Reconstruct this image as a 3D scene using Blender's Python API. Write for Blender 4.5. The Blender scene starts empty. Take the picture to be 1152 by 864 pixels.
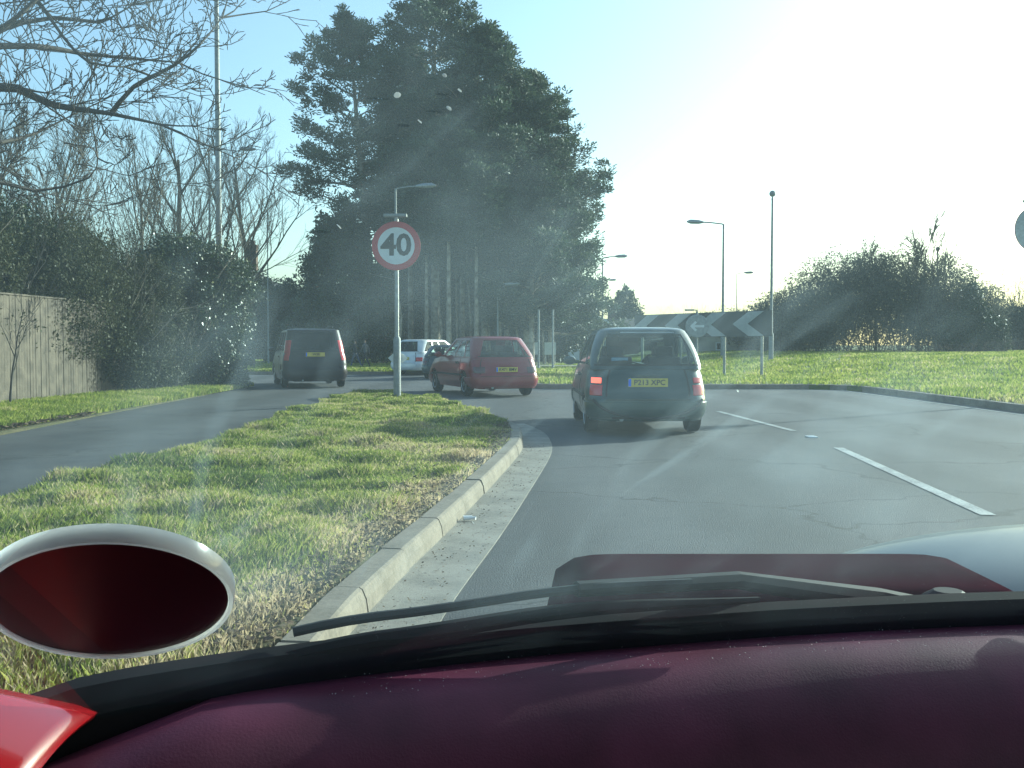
import bpy, bmesh, math, random
import numpy as np
from mathutils import Vector, Matrix
R = math.radians
S = bpy.context.scene
C = S.collection
# ---------------------------------------------------------------- camera, sky, sun, exposure
F = 1150.0; CH = 1.2; PITCH = math.atan(44 / F)
cd = bpy.data.cameras.new('camera'); cam = bpy.data.objects.new('camera', cd); C.objects.link(cam)
cam.location = (0, 0, CH); cam.rotation_euler = (R(90) - PITCH, 0, 0)
cd.sensor_width = 36; cd.lens = F / 1152 * 36; cd.clip_start = 0.01; cd.clip_end = 6000
S.camera = cam
SUN_EL, SUN_AZ = 18.5, 52.0            # azimuth clockwise from +Y
w = bpy.data.worlds.new('World'); S.world = w; w.use_nodes = True
wn = w.node_tree.nodes; wl = w.node_tree.links
sky = wn.new('ShaderNodeTexSky'); sky.sky_type = 'NISHITA'; sky.sun_disc = False
sky.sun_elevation = R(SUN_EL); sky.sun_rotation = R(SUN_AZ); sky.dust_density = 2.0; sky.air_density = 1.0; sky.ozone_density = 1.0
bg = wn['Background']; wl.new(sky.outputs[0], bg.inputs[0]); bg.inputs[1].default_value = 0.145
sd = bpy.data.lights.new('sun', 'SUN'); sd.energy = 4.2; sd.angle = R(0.6); sd.color = (1, .93, .82)
so = bpy.data.objects.new('sun', sd); C.objects.link(so)
sv = Vector((math.sin(R(SUN_AZ)) * math.cos(R(SUN_EL)), math.cos(R(SUN_AZ)) * math.cos(R(SUN_EL)), math.sin(R(SUN_EL))))
so.rotation_euler = sv.to_track_quat('Z', 'Y').to_euler(); so.location = (60, 60, 60)
S.view_settings.view_transform = 'Standard'; S.view_settings.look = 'None'; S.view_settings.gamma = 1
S.view_settings.exposure = 1.0
S.view_settings.use_curve_mapping = False
S.cycles.transparent_max_bounces = 16
# ---------------------------------------------------------------- helpers
def ray(px, py):
    x = (px - 576) / F; z = -(py - 432) / F
    c, s = math.cos(PITCH), math.sin(PITCH)
    return (x, c + z * s, z * c - s)
def W(px, py, D):                       # point seen at a photo pixel, at depth D metres
    d = ray(px, py); k = D / d[1]
    return Vector((d[0] * k, D, CH + d[2] * k))
def G(px, py, z=0.0):                   # point of the ground seen at a photo pixel
    d = ray(px, py); k = (z - CH) / d[2]
    return Vector((d[0] * k, d[1] * k, z))
def tag(o, label=None, cat=None, group=None, kind=None):
    if label: o['label'] = label
    if cat: o['category'] = cat
    if group: o['group'] = group
    if kind: o['kind'] = kind
    return o
def thing(name, loc, rz, label, cat, group=None):
    o = bpy.data.objects.new(name, None); C.objects.link(o); o.location = loc; o.rotation_euler = (0, 0, rz)
    o.empty_display_size = .2
    return tag(o, label, cat, group)
def link(name, me, m, parent=None, smooth=False):
    o = bpy.data.objects.new(name, me); C.objects.link(o)
    if m is not None and not me.materials: me.materials.append(m)
    if parent: o.parent = parent
    if smooth: me.polygons.foreach_set('use_smooth', [True] * len(me.polygons))
    return o
def copy_tree(o, parent=None):
    c = o.copy(); C.objects.link(c); c.parent = parent
    for ch in list(o.children): copy_tree(ch, c)
    return c
class MB:
    def __init__(s): s.v = []; s.f = []
    def add(s, vs, fs):
        n = len(s.v); s.v += [tuple(v) for v in vs]; s.f += [tuple(i + n for i in f) for f in fs]; return s
    def box(s, c, d, rot=None):
        vs = []
        for sx in (-1, 1):
            for sy in (-1, 1):
                for sz in (-1, 1):
                    p = Vector((sx * d[0] / 2, sy * d[1] / 2, sz * d[2] / 2))
                    if rot is not None: p = rot @ p
                    vs.append(p + Vector(c))
        return s.add(vs, [(0, 1, 3, 2), (4, 6, 7, 5), (0, 4, 5, 1), (2, 3, 7, 6), (0, 2, 6, 4), (1, 5, 7, 3)])
    def tube(s, pts, rad, n=10, cap=True):
        pts = [Vector(p) for p in pts]
        if not isinstance(rad, (list, tuple)): rad = [rad] * len(pts)
        vs = []; up = None
        for i, p in enumerate(pts):
            t = (pts[min(i + 1, len(pts) - 1)] - pts[max(i - 1, 0)]).normalized()
            if up is None: up = Vector((1, 0, 0)) if abs(t.x) < .9 else Vector((0, 1, 0))
            a = (up - t * up.dot(t)).normalized(); b = t.cross(a); up = a
            for k in range(n):
                an = 2 * math.pi * k / n; vs.append(p + (a * math.cos(an) + b * math.sin(an)) * rad[i])
        fs = [(i * n + k, i * n + (k + 1) % n, (i + 1) * n + (k + 1) % n, (i + 1) * n + k) for i in range(len(pts) - 1) for k in range(n)]
        if cap: fs += [tuple(range(n - 1, -1, -1)), tuple((len(pts) - 1) * n + k for k in range(n))]
        return s.add(vs, fs)
    def lathe(s, prof, c, axis='X', n=28):     # prof: (radius, offset along axis)
        vs = []
        for r, h in prof:
            for k in range(n):
                a = 2 * math.pi * k / n; p = (r * math.cos(a), r * math.sin(a))
                q = {'X': (h, p[0], p[1]), 'Y': (p[0], h, p[1]), 'Z': (p[0], p[1], h)}[axis]
                vs.append((q[0] + c[0], q[1] + c[1], q[2] + c[2]))
        m = len(prof)
        fs = [(i * n + k, i * n + (k + 1) % n, (i + 1) * n + (k + 1) % n, (i + 1) * n + k) for i in range(m - 1) for k in range(n)]
        fs += [tuple(range(n - 1, -1, -1)), tuple((m - 1) * n + k for k in range(n))]
        return s.add(vs, fs)
    def prism(s, poly, z0, z1):
        n = len(poly)
        vs = [(p[0], p[1], z0) for p in poly] + [(p[0], p[1], z1) for p in poly]
        return s.add(vs, [tuple(range(n - 1, -1, -1)), tuple(range(n, 2 * n))] + [(i, (i + 1) % n, n + (i + 1) % n, n + i) for i in range(n)])
    def mesh(s, name, fix=True):
        me = bpy.data.meshes.new(name); me.from_pydata(s.v, [], s.f); me.validate()
        if fix:
            bm = bmesh.new(); bm.from_mesh(me); bmesh.ops.recalc_face_normals(bm, faces=bm.faces); bm.to_mesh(me); bm.free()
        return me
    def build(s, name, m, parent=None, smooth=False, bevel=0):
        me = s.mesh(name); o = link(name, me, m, parent, smooth)
        if bevel:
            b = o.modifiers.new('bevel', 'BEVEL'); b.width = bevel; b.segments = 2; b.limit_method = 'ANGLE'; b.angle_limit = R(40)
        if smooth:
            try: me.set_sharp_from_angle(angle=R(42))
            except Exception: pass
        return o
def mesh_np(name, V, Fc, tint=None):
    V = np.asarray(V, np.float32); Fc = np.asarray(Fc, np.int32); me = bpy.data.meshes.new(name)
    k = Fc.shape[1]
    me.vertices.add(len(V)); me.vertices.foreach_set('co', V.ravel())
    me.loops.add(Fc.size); me.loops.foreach_set('vertex_index', Fc.ravel())
    me.polygons.add(len(Fc)); me.polygons.foreach_set('loop_start', np.arange(0, Fc.size, k, dtype=np.int32))
    try: me.polygons.foreach_set('loop_total', np.full(len(Fc), k, np.int32))
    except Exception: pass
    if tint is not None:
        a = me.attributes.new('tint', 'FLOAT', 'FACE'); a.data.foreach_set('value', np.asarray(tint, np.float32))
    me.update(calc_edges=True); me.validate()
    return me
# ---------------------------------------------------------------- materials
MATS = {}
def mat(name, col, rough=.6, metal=0, var=.15, scale=8, bump=0, bscale=60, coat=0, spec=.5, col2=None, trans=0, attr=False, stops=None):
    if name in MATS: return MATS[name]
    m = bpy.data.materials.new(name); m.use_nodes = True; MATS[name] = m
    nt = m.node_tree; n = nt.nodes; l = nt.links; b = n['Principled BSDF']
    b.inputs['Roughness'].default_value = rough; b.inputs['Metallic'].default_value = metal
    b.inputs['Coat Weight'].default_value = coat; b.inputs['Specular IOR Level'].default_value = spec
    tc = n.new('ShaderNodeTexCoord'); nz = n.new('ShaderNodeTexNoise'); nz.inputs['Scale'].default_value = scale; nz.inputs['Detail'].default_value = 6
    l.new(tc.outputs['Object'], nz.inputs['Vector'])
    cr = n.new('ShaderNodeValToRGB')
    if stops:
        while len(cr.color_ramp.elements) < len(stops): cr.color_ramp.elements.new(.5)
        for e, (p, c) in zip(cr.color_ramp.elements, stops): e.position = p; e.color = (*c, 1)
    else:
        c2 = col2 or tuple(min(1, c * (1 + var)) for c in col); c1 = tuple(c * (1 - var) for c in col) if not col2 else col
        cr.color_ramp.elements[0].position = .32; cr.color_ramp.elements[1].position = .68
        cr.color_ramp.elements[0].color = (*c1, 1); cr.color_ramp.elements[1].color = (*c2, 1)
    if attr:
        at = n.new('ShaderNodeAttribute'); at.attribute_name = 'tint'; l.new(at.outputs['Fac'], cr.inputs[0])
    else: l.new(nz.outputs['Fac'], cr.inputs[0])
    l.new(cr.outputs[0], b.inputs['Base Color'])
    if bump:
        n2 = n.new('ShaderNodeTexNoise'); n2.inputs['Scale'].default_value = bscale; n2.inputs['Detail'].default_value = 8
        l.new(tc.outputs['Object'], n2.inputs['Vector'])
        bp = n.new('ShaderNodeBump'); bp.inputs['Strength'].default_value = bump; bp.inputs['Distance'].default_value = .02
        l.new(n2.outputs['Fac'], bp.inputs['Height']); l.new(bp.outputs[0], b.inputs['Normal'])
    if trans:
        tr = n.new('ShaderNodeBsdfTranslucent'); mx = n.new('ShaderNodeMixShader'); mx.inputs[0].default_value = trans
        l.new(cr.outputs[0], tr.inputs[0]); l.new(b.outputs[0], mx.inputs[1]); l.new(tr.outputs[0], mx.inputs[2])
        l.new(mx.outputs[0], n['Material Output'].inputs[0])
    return m
def glass(name, tint, ior=1.5, refl=1.0):
    if name in MATS: return MATS[name]
    m = bpy.data.materials.new(name); m.use_nodes = True; MATS[name] = m
    n = m.node_tree.nodes; l = m.node_tree.links; n.remove(n['Principled BSDF'])
    t = n.new('ShaderNodeBsdfTransparent'); t.inputs[0].default_value = (*tint, 1)
    g = n.new('ShaderNodeBsdfGlossy'); g.inputs['Roughness'].default_value = .03
    fr = n.new('ShaderNodeFresnel'); fr.inputs[0].default_value = ior; ge = n.new('ShaderNodeNewGeometry'); mm = n.new('ShaderNodeMath'); mm.operation = 'MULTIPLY_ADD'
    l.new(ge.outputs['Backfacing'], mm.inputs[0]); mm.inputs[1].default_value = -5; l.new(fr.outputs[0], mm.inputs[2]); mm.use_clamp = True
    mx = n.new('ShaderNodeMixShader'); l.new(mm.outputs[0], mx.inputs[0]); l.new(t.outputs[0], mx.inputs[1]); l.new(g.outputs[0], mx.inputs[2])
    l.new(mx.outputs[0], n['Material Output'].inputs[0]); return m
def emis(name, col, st):
    m = mat(name, col, .3); b = m.node_tree.nodes['Principled BSDF']
    b.inputs['Emission Color'].default_value = (*col, 1); b.inputs['Emission Strength'].default_value = st; return m
def ground_mat(name, layers, rough=.9, bump=.3, bscale=80, dist=.01, cracks=False):
    """layers: list of (scale, low colour, high colour, lo, hi, mix)"""
    m = bpy.data.materials.new(name); m.use_nodes = True; MATS[name] = m
    n = m.node_tree.nodes; l = m.node_tree.links; b = n['Principled BSDF']; b.inputs['Roughness'].default_value = rough
    tc = n.new('ShaderNodeTexCoord'); cur = None
    for (sc, c1, c2, lo, hi, fac) in layers:
        z = n.new('ShaderNodeTexNoise'); z.inputs['Scale'].default_value = sc; z.inputs['Detail'].default_value = 7; z.inputs['Roughness'].default_value = .65
        l.new(tc.outputs['Object'], z.inputs['Vector'])
        r = n.new('ShaderNodeValToRGB'); r.color_ramp.elements[0].position = lo; r.color_ramp.elements[1].position = hi
        r.color_ramp.elements[0].color = (*c1, 1); r.color_ramp.elements[1].color = (*c2, 1); l.new(z.outputs['Fac'], r.inputs[0])
        if cur is None: cur = r.outputs[0]
        else:
            mx = n.new('ShaderNodeMix'); mx.data_type = 'RGBA'; mx.blend_type = 'MIX'; mx.inputs[0].default_value = fac
            l.new(cur, mx.inputs[6]); l.new(r.outputs[0], mx.inputs[7]); cur = mx.outputs[2]
    if cracks:
        nz = n.new('ShaderNodeTexNoise'); nz.inputs['Scale'].default_value = 1.6; nz.inputs['Detail'].default_value = 5; l.new(tc.outputs['Object'], nz.inputs['Vector'])
        ad = n.new('ShaderNodeVectorMath'); ad.operation = 'MULTIPLY_ADD'; ad.inputs[1].default_value = (.9, .9, 0); l.new(nz.outputs['Color'], ad.inputs[0]); l.new(tc.outputs['Object'], ad.inputs[2])
        vo = n.new('ShaderNodeTexVoronoi'); vo.feature = 'DISTANCE_TO_EDGE'; vo.inputs['Scale'].default_value = .33; l.new(ad.outputs[0], vo.inputs['Vector'])
        mr = n.new('ShaderNodeMapRange'); mr.inputs[1].default_value = .001; mr.inputs[2].default_value = .007; mr.inputs[3].default_value = .38; mr.inputs[4].default_value = 1; l.new(vo.outputs['Distance'], mr.inputs[0])
        # tar seams and repaired strips running across the lane
        wv = n.new('ShaderNodeTexWave'); wv.bands_direction = 'X'; wv.inputs['Scale'].default_value = .17; wv.inputs['Distortion'].default_value = 1.5; wv.inputs['Detail'].default_value = 3; l.new(tc.outputs['Object'], wv.inputs['Vector'])
        w2 = n.new('ShaderNodeMapRange'); w2.inputs[1].default_value = .2; w2.inputs[2].default_value = .9; w2.inputs[3].default_value = .78; w2.inputs[4].default_value = 1.18; l.new(wv.outputs['Fac'], w2.inputs[0])
        ml = n.new('ShaderNodeMath'); ml.operation = 'MULTIPLY'; l.new(mr.outputs[0], ml.inputs[0]); l.new(w2.outputs[0], ml.inputs[1])
        vm = n.new('ShaderNodeVectorMath'); vm.operation = 'SCALE'; l.new(cur, vm.inputs[0]); l.new(ml.outputs[0], vm.inputs['Scale']); cur = vm.outputs[0]
    l.new(cur, b.inputs['Base Color'])
    z = n.new('ShaderNodeTexNoise'); z.inputs['Scale'].default_value = bscale; z.inputs['Detail'].default_value = 8
    l.new(tc.outputs['Object'], z.inputs['Vector'])
    bp = n.new('ShaderNodeBump'); bp.inputs['Strength'].default_value = bump; bp.inputs['Distance'].default_value = dist
    l.new(z.outputs['Fac'], bp.inputs['Height']); l.new(bp.outputs[0], b.inputs['Normal'])
    return m
ASPH = ground_mat('asphalt', [(85, (.02, .021, .023), (.20, .20, .20), .38, .68, 1), (.7, (.05, .052, .056), (.11, .11, .11), .35, .65, .4), (9, (.05, .05, .055), (.10, .10, .10), .3, .7, .25)], .8, .9, 110, .012, True)
PATHM = ground_mat('path_asphalt', [(90, (.03, .031, .033), (.085, .085, .085), .35, .7, 1), (1.3, (.035, .037, .04), (.08, .078, .07), .35, .65, .6)], .85, .7, 90, .012, True)
CONC = ground_mat('channel_concrete', [(60, (.16, .13, .10), (.38, .33, .27), .3, .7, 1), (2.5, (.10, .085, .065), (.34, .30, .24), .38, .60, .6), (300, (.08, .07, .06), (.5, .48, .42), .3, .7, .35)], .9, .6, 120, .006)
KERBM = ground_mat('kerb_stone', [(40, (.15, .115, .085), (.29, .235, .175), .3, .7, 1), (3, (.08, .075, .055), (.30, .26, .21), .35, .6, .4)], .9, .5, 100, .005)
GRASSM = ground_mat('turf', [(2.2, (.08, .12, .025), (.19, .22, .055), .35, .65, 1), (25, (.05, .07, .02), (.17, .17, .055), .3, .7, .5), (.25, (.06, .10, .02), (.14, .14, .04), .4, .6, .3)], .95, .8, 30, .05)
SOIL = ground_mat('verge_soil', [(18, (.05, .04, .02), (.13, .11, .05), .35, .65, 1), (3, (.035, .06, .012), (.12, .10, .04), .35, .65, .5)], .95, .8, 40, .03)
BLADE = mat('grass_blades', (0, 0, 0), .6, stops=[(0, (.08, .12, .02)), (.4, (.22, .28, .04)), (.7, (.44, .43, .11)), (1, (.62, .48, .30))], attr=True, trans=.5, spec=.3)
PAINT = ground_mat('road_paint', [(55, (.12, .12, .12), (.50, .50, .47), .38, .58, 1), (3, (.14, .14, .14), (.5, .5, .47), .38, .6, .45)], .7, .3, 200, .003)
BLACKRUB = mat('black_rubber', (.010, .010, .011), .8, var=.3, spec=.15)
BLACKPL = mat('black_plastic', (.016, .017, .019), .65, var=.2, spec=.2)
GALV = mat('galvanised_steel', (.33, .34, .34), .45, .7, var=.2, scale=14)
POSTG = mat('grey_post_paint', (.25, .26, .25), .55, var=.2, scale=10)
WHITE = mat('white_paint', (.75, .75, .73), .5, var=.06)
YELPL = mat('yellow_plate', (.68, .50, .06), .4, var=.05)
BLUE = mat('blue_sign_face', (.0, .16, .85), .4, var=.05)
REDS = mat('red_sign_face', (.52, .03, .04), .4, var=.08)
INK = mat('black_lettering', (.012, .012, .012), .5)
BARK = mat('grey_bark', (.10, .085, .065), .9, var=.45, scale=5, bump=.6, bscale=25)
PBARK = mat('pine_bark', (.13, .09, .06), .9, col2=(.50, .42, .33), scale=3.5, bump=.7, bscale=14)
DBARK = mat('dark_twig_bark', (.06, .052, .045), .9, var=.4, scale=6)
TWIG = mat('pale_twig_bark', (.15, .13, .10), .9, var=.4, scale=6)
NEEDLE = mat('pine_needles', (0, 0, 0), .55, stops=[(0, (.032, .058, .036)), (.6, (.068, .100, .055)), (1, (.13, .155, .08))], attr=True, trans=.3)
IVY = mat('ivy_leaves', (0, 0, 0), .36, stops=[(0, (.014, .028, .010)), (.7, (.04, .07, .02)), (1, (.20, .20, .07))], attr=True, trans=.15, spec=.8)
BRAMB = mat('bramble_leaves', (0, 0, 0), .5, stops=[(0, (.035, .044, .02)), (.6, (.065, .072, .033)), (1, (.10, .092, .05))], attr=True, trans=.25, spec=.15)
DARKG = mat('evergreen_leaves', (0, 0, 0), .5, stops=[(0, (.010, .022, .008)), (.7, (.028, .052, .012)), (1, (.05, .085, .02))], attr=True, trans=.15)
SHRUB = mat('winter_shrub', (0, 0, 0), .8, stops=[(0, (.08, .09, .075)), (.6, (.13, .135, .105)), (1, (.19, .18, .14))], attr=True, trans=.35, spec=.1)
LEAFLIT = mat('leaf_litter', (0, 0, 0), .8, stops=[(0, (.05, .03, .015)), (.6, (.13, .08, .04)), (1, (.24, .17, .09))], attr=True)
BRICK = mat('brown_brick', (.12, .075, .055), .9, var=.3, scale=20, bump=.4)
TILE = mat('roof_tiles', (.06, .055, .05), .85, var=.3, scale=6, bump=.5, bscale=20)
RENDERW = mat('cream_render', (.5, .46, .38), .9, var=.12, scale=2)
WOODM = mat('weathered_wood', (.115, .092, .066), .85, var=.35, scale=4, bump=.6, bscale=30)
PANE = glass('house_glass', (.08, .1, .1), 1.7)
CGLASS = glass('car_glass', (.82, .88, .87), 1.4)
DGLASS = glass('tinted_car_glass', (.5, .56, .56), 1.4)
RIM = mat('wheel_silver', (.45, .46, .47), .35, .7, var=.1)
SEATM = mat('seat_fabric', (.05, .055, .065), .9, var=.2)
LENS = mat('red_lens', (.62, .018, .02), .18, var=.1, coat=.6)
LENSP = mat('smoked_lens', (.10, .03, .03), .2, var=.2, coat=.5)
LENSON = emis('lit_brake_lens', (1.0, .09, .05), 1.6)
# ---------------------------------------------------------------- terrain and roads
def sm(a, b, x):
    t = np.clip((x - a) / (b - a), 0, 1); return t * t * (3 - 2 * t)
def island_z(x, y):                     # the grass beyond the junction swells gently to the right and back
    return .12 + .62 * sm(30, 62, y + .8 * np.maximum(x - 9, 0)) * sm(3, 16, x) + .25 * sm(0, 10, x - 9) * sm(36, 10, y)
gm = MB(); gm.add([(-2500, -600, -.06), (2500, -600, -.06), (2500, 3500, -.06), (-2500, 3500, -.06)], [(0, 1, 2, 3)])
tag(gm.build('ground', GRASSM), 'wide flat ground of rough grass to the horizon', kind='structure')
ROAD = [(-.75, -30), (-.72, 4.5), (-.2, 10.9), (-.1, 13.2), (-.45, 16.6), (-1.3, 20.3), (-2.6, 23.1), (-3.6, 22.5), (-4.2, 20), (-7.6, 27.2), (-9.3, 29.5), (-60, 33), (-60, 41.5), (-8, 41.0), (-.2, 43.4), (.45, 43.0), (.4, 31), (.5, 28.4), (1.5, 27.7), (7.6, 27.7), (8.7, 27.2), (9.05, 25.6), (9.05, -30)]
rm = MB(); rm.add([(x, y, 0) for x, y in ROAD], [tuple(range(len(ROAD)))])
me = rm.mesh('road', False); bm = bmesh.new(); bm.from_mesh(me); bm.normal_update(); bmesh.ops.triangulate(bm, faces=bm.faces, ngon_method='EAR_CLIP'); bm.normal_update()
for f in bm.faces:
    if f.normal.z < 0: f.normal_flip()
bm.to_mesh(me); bm.free()
tag(link('road', me, ASPH), 'worn grey asphalt road running up to the junction', kind='structure')
def strip(name, pts, z, m, label=None):    # pts: list of (left xy, right xy)
    b = MB()
    vs = [(p[0][0], p[0][1], z) for p in pts] + [(p[1][0], p[1][1], z) for p in pts]; n = len(pts)
    b.add(vs, [(i, n + i, n + i + 1, i + 1) for i in range(n - 1)])
    return tag(b.build(name, m), label, kind='structure')
strip('side_path', [((-7.3, -20), (-3.9, -20)), ((-7.0, 4), (-3.6, 4)), ((-6.8, 9), (-3.3, 9)), ((-6.8, 13.5), (-3.3, 13.5)), ((-7.0, 18), (-3.4, 17.5)), ((-7.2, 23), (-3.3, 21.5)), ((-7.5, 28.6), (-2.6, 23.6))], .006, PATHM, 'dark asphalt side path left of the grass verge')
def resample(pts, step):
    P = [np.array(p, float) for p in pts]
    # catmull-rom
    out = []
    for i in range(len(P) - 1):
        p0 = P[max(i - 1, 0)]; p1 = P[i]; p2 = P[i + 1]; p3 = P[min(i + 2, len(P) - 1)]
        n = max(2, int(np.linalg.norm(p2 - p1) / step))
        for k in range(n):
            t = k / n; out.append(.5 * ((2 * p1) + (-p0 + p2) * t + (2 * p0 - 5 * p1 + 4 * p2 - p3) * t * t + (-p0 + 3 * p1 - 3 * p2 + p3) * t ** 3))
    out.append(P[-1]); return np.array(out)
def offs(pts, d):
    t = np.gradient(pts, axis=0); t /= np.linalg.norm(t, axis=1)[:, None] + 1e-9
    return pts + np.stack([t[:, 1], -t[:, 0]], 1) * d       # to the right of travel
KL = resample([(-.98, -8), (-.92, 0), (-.70, 3.6), (-.62, 4.7), (-.40, 6.5), (-.17, 8.6), (.08, 11.1), (.14, 12.6), (.06, 14.2), (-.35, 16.4), (-1.2, 19.8), (-1.9, 21.8), (-2.6, 22.8), (-3.2, 22.9)], .12)
def sweep(name, line, prof, m, label, joints=None):
    """prof: list of (offset right, z) closed polygon"""
    lines = [offs(line, o) for o, z in prof]; n = len(line); k = len(prof)
    vs = [(lines[j][i][0], lines[j][i][1], prof[j][1]) for i in range(n) for j in range(k)]
    b = MB(); b.add(vs, [(i * k + j, i * k + (j + 1) % k, (i + 1) * k + (j + 1) % k, (i + 1) * k + j) for i in range(n - 1) for j in range(k)] + [tuple(range(k)), tuple((n - 1) * k + j for j in range(k))])
    return tag(b.build(name, m), label, kind='structure')
# kerb of separate stones, joints 8 mm wide
kb = MB(); i = 0; KS = resample(KL, .06); seg = 15
while i + seg < len(KS):
    ln = KS[i:i + seg + 1]; dz = random.Random(i).uniform(-.004, .006); dx = random.Random(i + 7).uniform(-.006, .006)
    ln = ln.copy(); d0 = (ln[1] - ln[0]); ln[0] = ln[0] + d0 * .1; ln[-1] = ln[-1] - d0 * .1
    prof = [(0 + dx, -.02), (-.012 + dx, .07), (-.03 + dx, .112 + dz), (-.045 + dx, .122 + dz), (-.15 + dx, .124 + dz), (-.15 + dx, -.02)]
    ls = [offs(ln, o) for o, z in prof]; k = len(prof); n = len(ln)
    kb.add([(ls[j][a][0], ls[j][a][1], prof[j][1]) for a in range(n) for j in range(k)], [(a * k + j, a * k + (j + 1) % k, (a + 1) * k + (j + 1) % k, (a + 1) * k + j) for a in range(n - 1) for j in range(k)] + [tuple(range(k)), tuple((n - 1) * k + j for j in range(k))])
    i += seg
tag(kb.build('kerb', KERBM), 'pale concrete kerb stones along the grass verge', kind='structure')
KC = KL[KL[:, 1] < 15.5]
KC = KC[:np.argmax(KC[:, 1]) + 1]
sweep('channel', KC, [(-.01, -.03), (-.01, .010), (.34, .006), (.34, -.03)], CONC, 'concrete drainage channel between kerb and road')
VL = resample([(-3.2, 22.9), (-3.6, 21.6), (-3.6, 18), (-3.5, 15.5), (-3.42, 11.8), (-3.45, 9.6), (-3.6, 7.5), (-3.8, 3), (-4.0, -8)], .3)
inner = offs(KL, -.15)
VERGE = np.concatenate([inner, VL])
def inpoly(x, y, poly):
    r = np.zeros(len(x), bool); n = len(poly); j = n - 1
    for i in range(n):
        xi, yi = poly[i]; xj, yj = poly[j]
        c = ((yi > y) != (yj > y)) & (x < (xj - xi) * (y - yi) / (yj - yi + 1e-12) + xi); r ^= c; j = i
    return r
def poly_sheet(name, poly, zf, m, label, edge=.0, skirt=True, step=.5, kind='structure'):
    bm = bmesh.new(); vs = [bm.verts.new((p[0], p[1], 0)) for p in poly]; f = bm.faces.new(vs); bm.normal_update()
    bmesh.ops.triangulate(bm, faces=[f], ngon_method='EAR_CLIP')
    x0, y0 = np.min(poly, 0); x1, y1 = np.max(poly, 0)
    for ax, a, b in ((0, x0, x1), (1, y0, y1)):
        q = a + step
        while q < b:
            co = (q, 0, 0) if ax == 0 else (0, q, 0); no = (1, 0, 0) if ax == 0 else (0, 1, 0)
            bmesh.ops.bisect_plane(bm, geom=bm.verts[:] + bm.edges[:] + bm.faces[:], plane_co=co, plane_no=no); q += step
    bm.normal_update()
    for f in bm.faces:
        if f.normal.z < 0: f.normal_flip()
    bnd = [e for e in bm.edges if e.is_boundary]
    for v in bm.verts: v.co.z = float(zf(v.co.x, v.co.y))
    r = bmesh.ops.extrude_edge_only(bm, edges=bnd)
    for v in [g for g in r['geom'] if isinstance(g, bmesh.types.BMVert)]: v.co.z = -.05
    bmesh.ops.recalc_face_normals(bm, faces=bm.faces)
    me = bpy.data.meshes.new(name); bm.to_mesh(me); bm.free()
    return tag(link(name, me, m, None, True), label, kind=kind)
def vz(x, y): return .105 + .03 * math.sin(x * 1.7 + 1) * math.sin(y * .9) + .012 * math.sin(x * 7 + y * 5)
poly_sheet('grass_verge', VERGE, vz, SOIL, 'tongue of grass verge between side path and road')
LVERGE = np.array([(-30, -20), (-7.3, -20), (-7.0, 4), (-6.8, 9), (-6.75, 13.5), (-7.0, 18), (-7.2, 23), (-7.5, 28), (-9, 29.6), (-30, 31)])
poly_sheet('roadside_strip', LVERGE, lambda x, y: .03 + .05 * min(1, max(0, -7.2 - x)), SOIL, 'narrow grass strip at the foot of the fence')
ISL = np.array([(.62, 28.6), (1.5, 27.85), (7.6, 27.85), (8.85, 27.3), (9.2, 25.6), (9.2, -30), (60, -30), (90, 150), (30, 170), (3.2, 60), (.6, 44.0), (.5, 31)])
poly_sheet('junction_grass', ISL, lambda x, y: island_z(x, y), GRASSM, 'open grass across the road beyond the chevron board', step=2.0)
FARV = np.array([(-60, 41.6), (-8, 41.2), (-.2, 43.6), (.58, 44.05), (3, 62), (-10, 200), (-90, 200)])
poly_sheet('far_verge', FARV, lambda x, y: .10 + .0 * x, GRASSM, 'grass verge on the far side of the junction', step=4.0)
IK = resample([(.44, 43.2), (.42, 31), (.48, 28.7), (1.5, 27.72), (7.5, 27.7), (8.65, 27.2), (9.06, 25.6), (9.05, 14), (9.05, -10)], .4)
sweep('island_kerb', IK, [(-.02, -.02), (-.02, .13), (-.15, .135), (-.15, -.02)], KERBM, 'kerb edging the grass across the road')
FK = resample([(-60, 41.45), (-30, 41.4), (-8, 41.05), (-4, 41.9), (-.2, 43.5), (.4, 43.6)], .8)
sweep('far_kerb', FK, [(0, -.02), (0, .12), (-.15, .12), (-.15, -.02)], KERBM, 'kerb edging the far verge')
# pale footpath strip beyond the junction and at the left end
strip('far_footpath', [((.9, 47.8), (.9, 46.2)), ((2, 48), (2, 46.4)), ((4.2, 48.2), (4.2, 46.6))], .24, CONC, 'pale footpath crossing the grass beyond the junction')
strip('driveway', [((-14, 33.5), (-14, 30.6)), ((-9.0, 32.2), (-8.2, 29.4))], .02, CONC, 'pale concrete crossover at the end of the hedge')
def mark(name, a, b, wd, label):
    a = Vector(a); b = Vector(b); d = (b - a).normalized(); n = Vector((d.y, -d.x, 0)) * wd / 2; z = Vector((0, 0, .005))
    m = MB(); m.add([a - n + z, a + n + z, b + n + z, b - n + z], [(0, 1, 2, 3)])
    o = m.build(name, PAINT); return tag(o, label, kind='structure', group='white lane dashes')
mark('lane_marking', G(1112, 580), G(943, 504), .11, 'worn white lane dash nearest to the camera')
mark('lane_marking', G(893, 485), G(808, 463), .10, 'white lane dash beside the green hatchback')
mark('lane_marking', (3.1, 1, 0), (3.3, 4.6, 0), .11, 'white lane dash beside the bonnet')
mark('lane_marking', (8.7, 27.0, 0), (8.78, 8, 0), .07, 'faint edge line along the right kerb')
cs = MB(); p = G(913, 492); cs.box((p.x, p.y, .008), (.12, .18, .016)); cs.box((p.x, p.y, .018), (.07, .06, .012))
tag(cs.build('road_stud', WHITE, bevel=.004), 'small pale reflective stud between the two lane dashes', 'road stud')
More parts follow.
